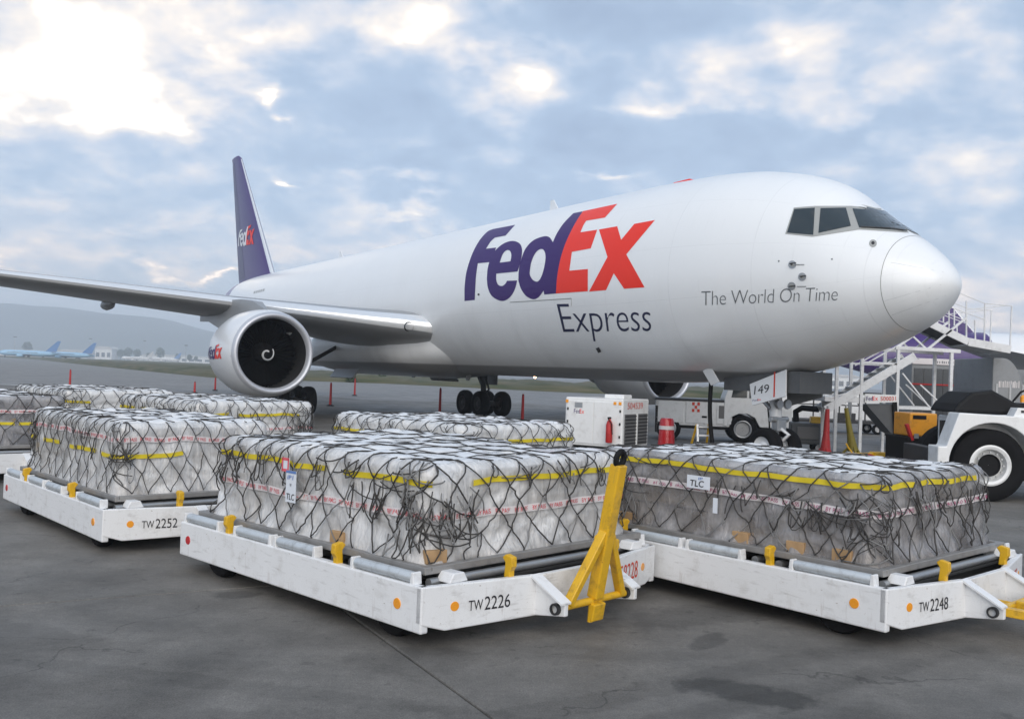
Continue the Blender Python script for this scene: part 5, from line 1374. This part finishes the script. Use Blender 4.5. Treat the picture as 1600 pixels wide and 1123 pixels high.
for k in range(11):
    q = (k + .5) / 11; p = sp(1290 + 140 * q, 640 - 84 * q); MB().box((p.x + .12, p.y + .68, p.z), (.24, 1.3, .04)).build('tread', 'steel', ST)
p = sp(1320, 624); MB().box((p.x, p.y + .6, p.z), (1.1, 1.2, .14)).build('landing', 'stair', ST, bevel=.01)
# sign board with chute below
q4 = [sp(1351, 615, -.05), sp(1400, 617, -.05), sp(1400, 628.5, -.05), sp(1351, 629, -.05)]
sgn = slab4(q4, .012, 'sign_board', 'white', ST)
def sq(px, py): p = sp(px, py, -.075); return p
decal('lettering', 'purple', sgn, px_text('Fed', [(1353, 626), (1363, 625.5), (1363, 618.5), (1353, 619)]), sq); decal('lettering', 'fxred', sgn, px_text('Ex', [(1363, 625.5), (1371, 625.2), (1371, 618.5), (1363, 619)]), sq)
decal('lettering', 'redtxt', sgn, px_text('500031', [(1375, 626), (1399, 625.5), (1399, 619), (1375, 619.5)]), sq)
mb = MB(); tri = [sp(1354, 632), sp(1399, 632), sp(1399, 680), sp(1392, 676)]
mb.add(tri + [p + Vector((.1, 1.0, 0)) for p in tri], [(0, 1, 2, 3), (7, 6, 5, 4), (0, 4, 5, 1), (1, 5, 6, 2), (2, 6, 7, 3), (3, 7, 4, 0)]); mb.build('fairing', 'uldd', ST)
sb('fairing_rim', (1397, 628), (1400, 684), .06, 'black', h=.12, backs=(-.06,))
for px, bk in ((1349, 0), (1404, 0), (1487, 0), (1349, 1.7), (1404, 1.7), (1487, 1.7)):
    p = sp(px, 640, bk); MB().box((p.x, p.y, .04), (.3, .3, .08)).build('base_plate', 'stair', ST, bevel=.01)

# generator with orange canopy
g0 = at_depth(1452, 690, 20.2); GE = thing('engine_generator', (g0.x, g0.y, 0), R(6), 'black and orange engine unit between the stairs and white tug', 'generator')
MB().box((.02, .5, .62), (1.0, .95, .72)).build('housing', 'black', GE, bevel=.03); MB().box((-.08, .45, 1.24), (.62, .7, .50)).build('canopy', 'engy', GE, bevel=.03)
MB().box((-.18, .095, 1.4), (.3, .02, .08)).build('vent', 'black', GE); MB().box((.32, .4, 1.2), (.3, .5, .36)).build('engine_block', 'dark', GE, bevel=.03)
for k in range(4): MB().tube([(.12 + k * .08, .1, 1.1), (.2 + k * .07, .0, 1.28 + .05 * (k % 2)), (.38 + k * .04, .1, 1.06)], .02, 6).build('hose', 'steel' if k % 2 else 'black', GE, smooth=60)
MB().lathe([(-.03, .10), (.03, .10), (.03, .001)], 16, 'y', (.4, .04, 1.12)).build('pulley', 'steel', GE, smooth=40); MB().box((-.3, -.01, 1.0), (.1, .02, .1)).build('plate', 'steel', GE); MB().box((-.32, -.01, .74), (.16, .02, .08)).build('plate', 'steel', GE)
MB().beam((-.36, .05, .9), (-.5, .05, 1.25), .1, .06).build('guard', 'red', GE, bevel=.01)
for x in (-.35, .4):
    for y in (.1, .9): wheel(GE, (x, y, .16), .16, .1, 'y', 'steel')
MB().beam((-.5, .3, .25), (-1.3, .1, .55), .08, .08).build('drawbar', 'red', GE, bevel=.01)

# white tow tractor at the frame edge (local: x to its rear = right in view, near flank at y=0)
t0 = on_ground(1550, 785); TG = thing('tow_tractor', (t0.x, t0.y, 0), R(-4), 'large white tow tractor with huge black wheels', 'tractor')
WR = .66
arch = [(math.cos(a) * .78, .66 + math.sin(a) * .78) for a in np.linspace(math.pi * .99, .0, 22)]
body = [(-.98, .62), (-.98, .98), (-.83, .98), (-.62, 1.60), (.2, 1.58), (2.6, 1.50), (2.6, .45), (.80, .45)] + arch[::-1][1:-1] + [(-.79, .45), (-.98, .45)]
MB().prism(body, .0, .5).build('flank', 'white', TG, bevel=.02); MB().prism([(.3, 1.45), (.3, 1.58), (2.6, 1.50), (2.6, .6), (.9, .6), (.8, 1.2)], 1.75, 2.25).build('flank', 'white', TG, bevel=.02)
MB().box((1.1, 1.12, 1.15), (2.9, 1.25, .72)).build('hull', 'white', TG, bevel=.03); MB().box((.0, 1.12, .62), (1.7, 1.2, .5)).build('inner_wheel_bay', 'hole', TG)
mb = MB(); mb.add([(-.78, .5, .5), (.78, .5, .5), (.78, .5, 1.44), (-.78, .5, 1.44)], [(0, 1, 2, 3)]); mb.build('wheel_bay_liner', 'hole', TG)
wheel(TG, (0, .30, WR), WR, .46, 'y', 'white', .55, deep=.3, core='black'); wheel(TG, (0, 1.95, WR), WR, .46, 'y', 'white', .55, deep=.6); wheel(TG, (2.9, .30, WR), WR, .46, 'y', 'white', .55); wheel(TG, (2.9, 1.95, WR), WR, .46, 'y', 'white', .55)
for k in range(12):
    a = k * math.pi / 6; MB().lathe([(0, .022), (-.03, .020), (-.03, .0005)], 6, 'y', (math.cos(a) * WR * .36, .30 - .46 * .33, WR + math.sin(a) * WR * .36)).build('wheel_nut', 'steel', TG)
MB().box((3.3, 1.12, .95), (1.4, 2.2, 1.1)).build('rear_hull', 'white', TG, bevel=.03)
mb = MB(); hood = [(-.56, 1.59), (-.46, 1.76), (-.22, 1.98), (.15, 2.04), (.38, 1.92), (.62, 1.80), (.9, 1.82), (.9, 1.58)]
mb.prism(hood, .45, 1.7); mb.build('seat_cover', 'seat', TG, bevel=.06)
MB().prism([(.38, 1.56), (1.3, 1.55), (1.3, 1.71), (.46, 1.73)], .12, .42).build('plate_box', 'white', TG, bevel=.01)
worn_print('blktxt', TG, (.50, .112, 1.64), (1, 0, 0), .20, .05, 2, 1); worn_print('blktxt', TG, (.74, .112, 1.60), (1, 0, 0), .24, .07, 6, 2)
MB().lathe([(0, .05), (.1, .05), (.13, .02), (.14, .001)], 16, 'z', (.74, .55, 1.83)).build('marker_lamp', 'orange', TG, smooth=40)
MB().tube([(.55, .6, 1.8), (.72, .6, 2.02), (.95, .6, 2.12)], .02, 8).build('steering_column', 'black', TG, smooth=60); MB().tube([(.95 + .03 * math.cos(a), .75 + .2 * math.cos(a), 2.12 + .2 * math.sin(a)) for a in np.linspace(0, 6.283, 25)], .016, 8, cap=False).build('steering_wheel', 'black', TG, smooth=60)
for x, z in ((-.92, .70), (-.80, .70)): MB().lathe([(0, .012), (-.012, .010), (-.012, .0005)], 10, 'y', (x, -.0, z)).build('bolt', 'dark', TG)
MB().box((-.90, 1.12, .7), (.2, 1.3, .45)).build('bumper', 'dark', TG, bevel=.02)

# air freight containers behind the tractor
def container(px0, px1, D, top, label, contour, dark):
    a, b = at_depth(px0, 600, D), at_depth(px1, 600, D); w = b.x - a.x; C = thing('freight_container', (a.x, D, 0), 0, label, 'container', 'air freight containers')
    H = top; z0 = .52
    if contour:
        arc = [(w * .30 + math.sin(t) * w * .70, z0 + H * .28 + math.cos(t) * H * .72) for t in np.linspace(0, math.pi / 2, 12)]
        shp = [(0, z0), (0, z0 + H)] + arc[0:] + [(w, z0)]
    else: shp = [(0, z0), (0, z0 + H), (w, z0 + H), (w, z0)]
    MB().prism(shp, 0, 2.4).build('shell', 'uld', C, bevel=.02)
    if not contour:
        n = 8; pw = (w - .12) / n
        for k in range(n): MB().box((.06 + (k + .5) * pw, -.012, z0 + H * .46), (pw - .02, .03, H * .82)).build('panel', 'uldd', C, bevel=.01)
        MB().box((w / 2, -.02, z0 + H - .10), (w, .05, .2)).build('top_rail', 'tape', C, bevel=.01); MB().box((w / 2, -.035, z0 + H * .66), (w, .02, .05)).build('strap', 'red', C)
        worn_print('greytxt', C, (w * .30, -.048, z0 + H - .145), (1, 0, 0), w * .27, .08, 10, 4)
    else:
        worn_print('tape', C, (.16, -.004, z0 + H * .66), (1, 0, 0), w * .62, .2, 11, 6)
        s = MB().box((w * .42, -.012, z0 + H * .42), (.42, .02, .46)).build('sign', 'white', C); flat_text('lettering', 'Fed', 'purple', C, (w * .42 - .14, -.026, z0 + H * .44), (1, 0, 0), (0, 0, 1), .12, .26)
        for k in (.12, .5, .86): MB().box((w * k, -.008, z0 + H * .35), (.05, .02, H * .7)).build('rib', 'steel', C)
    MB().box((w / 2, 1.2, .42), (w + .1, 2.5, .16)).build('dolly_frame', 'under', C)
    for x in (.4, w - .4):
        for y in (.3, 2.1): wheel(C, (x, y, .19), .19, .12, 'y', 'steel')
container(1424, 1550, 31.0, 2.50, 'grey panelled freight container with red strap and pale top rail', False, True)
container(1551, 1606, 27.0, 2.46, 'grey metal freight container with curved shoulder behind the tow tractor', True, False)
hp_ = at_depth(1262, 690, 27.5); HT = thing('air_heater', (hp_.x, hp_.y, 0), R(-12), 'black wheeled heater unit between the nose wheels and red jack', 'heater')
MB().box((0, .5, .58), (.95, .9, .62)).build('housing', 'uldd', HT, bevel=.04); MB().box((0, .03, .6), (.6, .04, .36)).build('grille', 'grille', HT, bevel=.01); MB().tube([(-.3, .5, .9), (-.32, .5, 1.2), (-.15, .4, 1.32), (.3, .2, 1.3)], .09, 10).build('duct', 'black', HT, smooth=60)
MB().box((.25, .5, .98), (.3, .5, .2)).build('control_box', 'yellow', HT, bevel=.02)
for x in (-.32, .32):
    for y in (.12, .88): wheel(HT, (x, y, .18), .18, .1, 'y', 'steel')
# low racks and crates seen beneath the nose, beyond the gear
cart = at_depth(1310, 690, 40); CT = thing('baggage_cart', (cart.x - 2.2, 40, 0), 0, 'pale baggage cart with rail sides seen beneath the nose', 'cart')
MB().box((2.2, .8, .5), (4.6, 1.6, .12)).build('deck', 'dark', CT); MB().box((2.2, 1.58, 1.1), (4.6, .04, 1.1)).build('back_panel', 'white', CT, bevel=.01)
for x in (0, 1.1, 2.2, 3.3, 4.4): MB().beam((x, .02, .5), (x, .02, 1.75), .05, .05).build('rail_post', 'dark', CT)
for z in (1.2, 1.75): MB().beam((0, .02, z), (4.4, .02, z), .05, .05).build('rail', 'dark', CT)
for x in (.5, 3.9):
    for y in (.2, 1.4): wheel(CT, (x, y, .22), .22, .14, 'y', 'steel')
for x in (2.35, 2.8): MB().box((x, .3, .72), (.3, .3, .3)).build('locker', 'blktxt', CT)

# ------------------------------------------------------------------ delineator posts
POSTS = [(109, 606, 1.2, 0, 'between the far loads and the grass strip'), (336, 610, .95, 0, 'beside the engine nacelle, far side'), (516, 634, 1.2, 0, 'just right of the starboard main wheels'),
         (554, 618, 1.25, 0, 'far out on the taxiway beyond the main wheels'), (687, 645, 1.2, 0, 'left of the port main wheels'), (816, 657, 1.15, 0, 'right of the port main wheels'),
         (447, 632, .95, 1, 'with white bands in front of the engine'), (304, 614, .75, 0, 'short, before the engine nacelle')]
for px, py, h, band, where in POSTS:
    p = on_ground(px, py); D_ = thing('delineator_post', (p.x, p.y, 0), 0, 'thin red delineator post ' + where, 'post', 'red delineator posts')
    mb = MB(); mb.tube([(0, 0, .05), (0, 0, h - .1), (0, 0, h)], [.07, .055, .035], 12); mb.build('pole', 'red', D_, smooth=50)
    MB().lathe([(0, .001), (0, .2), (.03, .2), (.07, .08), (.07, .001)], 16, 'z').build('foot', 'black', D_, smooth=40)
    if band:
        for z in (.35, .55, .75): MB().lathe([(z, .071), (z + .09, .068)], 12, 'z').build('band', 'white', D_, smooth=50)
    else: MB().lathe([(h * .86, .05), (h * .97, .045)], 12, 'z').build('cap', 'dark', D_, smooth=50)

# ------------------------------------------------------------------ far airfield
def far_jet(px, py, D, heading, scale, body, tail, label):
    p = at_depth(px, py, D); J = thing('parked_airliner', (p.x, D, 0), heading, label, 'airliner', 'airliners parked across the field')
    prof = [(0, .02), (.4, .7), (1.2, 1.2), (3, 1.75), (5, 1.88), (24, 1.88), (29, 1.5), (33, .8), (36, .15)]
    MB().lathe([(x, r) for x, r in prof], 24, 'x', (0, 0, 3.4)).build('fuselage', body, J, smooth=60)
    MB().prism([(27.5, 5.1), (33.8, 4.6), (36.6, 12.3), (34.6, 12.3)], -.18, .18).build('fin', tail, J)
    for s in (-1, 1):
        MB().prism([(12, s * 1.5), (19, s * 1.5), (20.5, s * 16.5), (19.2, s * 16.5)], 2.5, 2.8, 'z').build('wing', 'wing', J); MB().prism([(31, s * .5), (35, s * .5), (36.5, s * 6.5), (35, s * 6.5)], 4.6, 4.8, 'z').build('tailplane', 'wing', J)
        MB().lathe([(0, .9), (.3, 1.05), (2.5, 1.0), (3.8, .6)], 16, 'x', (11, s * 5.5, 1.7)).build('engine', body, J, smooth=60); MB().box((17.5, s * 2.6, .9), (1.2, .8, 1.8)).build('main_gear', 'black', J)
        MB().box((14, s * 1.86, 3.9), (18, .06, .3)).build('window_row', 'glass', J)
    MB().box((3.6, 0, .9), (.6, .5, 1.8)).build('nose_gear', 'black', J); MB().prism([(1.2, 4.0), (2.2, 4.75), (2.3, 4.2)], -.9, .9).build('cockpit_window', 'glass', J)
    J.scale = (scale,) * 3
far_jet(-2, 556, 620, R(22), 1, 'bluejet', 'bluetail', 'pale blue airliner with dark blue tail parked beyond the grass, nearer the wing tip')
far_jet(58, 557, 640, R(24), 1, 'bluejet', 'bluetail', 'pale blue airliner with dark blue tail parked beyond the grass, nearer the engine')
far_jet(190, 558, 1150, R(20), 1, 'buildw', 'build', 'small white airliner far off beyond the pale blue pair')
far_jet(235, 560, 1180, R(20), 1, 'buildw', 'bluetail', 'small white airliner with blue tail far off near the engine nacelle')
def building(px0, px1, D, h, m, label, roof=0, nw=6):
    a, b = at_depth(px0, 560, D), at_depth(px1, 560, D); w = b.x - a.x; Bd = thing('airfield_building', (a.x, D, 0), 0, label, 'building', 'buildings on the far side of the airfield')
    MB().box((w / 2, 12, h / 2), (w, 24, h)).build('wall', m, Bd)
    MB().prism([(-1, h), (w + 1, h), (w * .8, h + roof + .6), (w * .2, h + roof + .6)], -1, 25).build('roof', 'build', Bd)
    for k in range(nw): MB().box((w * (k + .5) / nw, -.15, h * .45), (w / nw * .6, .4, h * .4)).build('window', 'glass', Bd)
building(148, 174, 1400, 16, 'buildw', 'white hangar with long roof on the far side of the airfield', 3, 3)
building(0, 60, 1300, 8, 'build', 'low grey terminal behind the pale blue airliners', 1, 8)
building(90, 135, 1500, 12, 'build', 'grey block left of the white far hangar', 1, 5)
building(210, 330, 1450, 9, 'buildw', 'long low white cargo shed behind the far trees', 1.5, 10)
building(560, 610, 900, 5, 'buildw', 'small white hut seen beneath the fuselage', .8, 3)
building(640, 720, 1100, 7, 'build', 'low grey shed seen beneath the fuselage', .8, 6)
building(1298, 1345, 700, 9, 'buildw', 'white building seen between nose and stairs', 1, 4)
# far trees, each with its own crown of leaf clumps
def far_tree(px, D, h, seed, where):
    p = at_depth(px, 560, D); T = thing('tree', (p.x, D, 0), 0, 'dark tree on the far airfield edge ' + where, 'tree', 'trees along the far airfield edge')
    r = random.Random(seed); mb = MB(); mb.tube([(0, 0, 0), (.1, 0, h * .4), (0, .1, h * .7)], [h * .03, h * .022, .05], 7)
    for k in range(5):
        a = r.uniform(0, 6.28); z = h * r.uniform(.35, .6); mb.tube([(0, 0, z), (math.cos(a) * h * .2, math.sin(a) * h * .2, z + h * .2)], [h * .012, .04], 5)
    mb.build('trunk', 'trunk', T, smooth=60); mb = MB()
    for k in range(420):
        a, b = r.uniform(0, 6.28), r.uniform(-1, 1); q = r.random() ** .4; rx = h * .30 * q * (1 + .35 * noise.noise((math.cos(a) * 2 + seed, math.sin(a) * 2, b * 2)))
        c = Vector((math.cos(a) * rx * math.sqrt(1 - b * b), math.sin(a) * rx * math.sqrt(1 - b * b), h * .62 + b * h * .36 * q)); s = h * .055
        u = Vector((r.uniform(-1, 1), r.uniform(-1, 1), r.uniform(-1, 1))).normalized() * s; v = Vector((r.uniform(-1, 1), r.uniform(-1, 1), r.uniform(-1, 1))).normalized() * s
        mb.add([c - u, c - v, c + u, c + v], [(0, 1, 2, 3)])
    mb.build('crown', 'leaf', T)
places = [(42, 1350, 22, 'above the pale blue airliners'), (188, 1420, 17, 'right of the white hangar'), (200, 1380, 20, 'tall, behind the long shed'), (214, 1400, 18, 'beside the tall tree, round crown'), (232, 1390, 13, 'low, right of the round tree'),
          (250, 1360, 21, 'slim, nearest the white jet tail'), (278, 1300, 13, 'broad, toward the engine nacelle'), (296, 1280, 12, 'small, close to the engine nacelle'), (306, 1290, 10, 'smallest, against the engine nacelle'), (120, 1500, 11, 'left of the white hangar')]
for k, (px, D, h, wh) in enumerate(places): far_tree(px, D, h, k + 5, wh)
def bush(px, py, w, h, seed, wh):
    p = on_ground(px, py); T = thing('bush', (p.x, p.y, .1), 0, 'round dark green bush in the grass ' + wh, 'bush', 'bushes in the grass strip'); r = random.Random(seed); mb = MB()
    for k in range(700):
        a, b = r.uniform(0, 6.28), r.uniform(0, 1); q = r.random() ** .4; k2 = 1 + .4 * noise.noise((math.cos(a) * 2 + seed, math.sin(a) * 2, b * 3)); c = Vector((math.cos(a) * w / 2 * q * math.sqrt(1 - b * b) * k2, math.sin(a) * w / 2 * q * math.sqrt(1 - b * b) * k2, b * h * q * k2)); s = .09
        u = Vector((r.uniform(-1, 1), r.uniform(-1, 1), r.uniform(-1, 1))).normalized() * s; v = Vector((r.uniform(-1, 1), r.uniform(-1, 1), r.uniform(-1, 1))).normalized() * s
        mb.add([c - u, c - v, c + u, c + v], [(0, 1, 2, 3)])
    mb.build('foliage', 'leaf', T); MB().tube([(0, 0, -.1), (0, 0, h * .6)], .04, 5).build('stem', 'trunk', T)
bush(548, 597, 1.5, 1.3, 3, 'left of its pair'.replace('left of its pair', 'nearer the starboard main wheels')); bush(597, 598, 1.9, 1.2, 4, 'nearer the port main wheels')
# service vehicle far away
vp = on_ground(121, 563.5); SV = thing('service_car', (vp.x, vp.y, 0), R(10), 'small dark service car on the far grass edge', 'car')
MB().prism([(-2.2, .4), (-2.2, 1.0), (-1.3, 1.1), (-.8, 1.75), (1.2, 1.75), (1.8, 1.05), (2.2, .95), (2.2, .4)], -.9, .9).build('body', 'blktxt', SV, bevel=.05); MB().prism([(-1.15, 1.12), (-.75, 1.68), (1.1, 1.68), (1.55, 1.12)], -.92, .92).build('windows', 'glass', SV)
for x in (-1.4, 1.4):
    for y in (-.85, .85): wheel(SV, (x, y, .36), .36, .22, 'y', 'steel')

for px, D, h, wh in ((22, 900, 19, 'behind the first pale blue airliner'), (140, 1000, 22, 'beside the white far hangar'), (225, 1100, 24, 'over the long cargo shed'), (290, 950, 18, 'close to the engine nacelle')):
    p = at_depth(px, 560, D); Q = thing('light_mast', (p.x, D, 0), 0, 'thin floodlight mast on the far field ' + wh, 'mast', 'floodlight masts on the far field')
    MB().tube([(0, 0, 0), (0, 0, h)], [.35, .2], 6).build('pole', 'steel', Q); MB().box((0, 0, h), (3.0, .8, .8)).build('lamp_head', 'dark', Q)
# second freighter behind the stairs: purple tail, white body
def second_jet():
    D = 72.0; f0 = at_depth(1521, 519, D); J = thing('parked_freighter', (f0.x, D, 0), 0, 'parked freighter with purple tail behind the access stairs', 'airplane')
    # local x toward its nose (right), fin root front at 0
    zc = 4.3; R_ = f0.z - zc
    prof = [(-11.5, .25), (-10, .8), (-7, 1.5), (-3, 2.2), (0, R_), (.6, R_)]
    MB().lathe(prof, 40, 'x', (0, 0, zc)).build('rear_fuselage', 'finpaint', J, smooth=60)
    MB().lathe([(.6, R_), (30, R_), (35, R_ * .85), (38.5, R_ * .4), (39.5, .05)], 40, 'x', (0, 0, zc)).build('fuselage', 'nac', J, smooth=60)
    MB().prism([(0, zc + R_ - .1), (-6.8, zc + R_ - .5), (-10.5, zc + R_ + 8.2), (-7.6, zc + R_ + 8.2)], -.25, .25).build('fin', 'finpaint', J, bevel=.08)
    MB().prism([(.12, zc + R_ - .1), (0, zc + R_ - .1), (-7.6, zc + R_ + 8.2), (-7.45, zc + R_ + 8.2)], -.1, .1).build('leading_edge', 'wingle', J)
    # near wing, seen edge-on
    t_ = at_depth(1496, 536, D - 17) - J.location; r_ = at_depth(1640, 572, D - 3) - J.location
    mb = MB()
    for p, c in ((t_, 1.8), (r_, 6.5)):
        for x, z in ((0, 0), (.1, .05), (.5, .06), (1, 0), (.5, -.05), (.1, -.05)): mb.v.append((p.x - c * .5 + x * c, p.y, p.z + z * c * 1.0))
    mb.f += [(k, (k + 1) % 6, (k + 1) % 6 + 6, k + 6) for k in range(6)] + [tuple(range(6)), tuple(range(6, 12))]
    mb.build('wing', 'wing', J, smooth=60)
    MB().prism([(14, -R_ + .3), (22, -R_ + .3), (8, -22), (6, -22)], 3.0, 3.4, 'z').build('wing', 'wing', J).scale = (1, -1, 1)
    for s in (-1, 1):
        g_ = MB().tube([(12, s * 3.5, .6), (12, s * 3.2, 3.0)], .2, 10).build('main_gear', 'dark', J, smooth=60); wheel(J, (11.4, s * 3.5, .6), .6, .45); wheel(J, (12.7, s * 3.5, .6), .6, .45)
    MB().tube([(33, 0, .5), (33, 0, 2.6)], .15, 10).build('nose_gear', 'dark', J, smooth=60); wheel(J, (33, .3, .5), .5, .3)
second_jet()

# ------------------------------------------------------------------ haze
mb = MB(); mb.box((0, 4000, 97), (8300, 9900, 196))
hz = mb.build('haze', 'white'); hz['kind'] = 'stuff'; tag(hz, 'pale blue haze over the whole airfield', 'haze')
hm = bpy.data.materials.new('haze'); hm.use_nodes = True; hm.node_tree.nodes.clear()
pv = hm.node_tree.nodes.new('ShaderNodeVolumePrincipled'); pv.inputs['Color'].default_value = (.82, .90, 1.0, 1); pv.inputs['Density'].default_value = 0.00055; pv.inputs['Anisotropy'].default_value = 0.0
oo = hm.node_tree.nodes.new('ShaderNodeOutputMaterial'); hm.node_tree.links.new(pv.outputs[0], oo.inputs['Volume'])
hz.data.materials.clear(); hz.data.materials.append(hm)
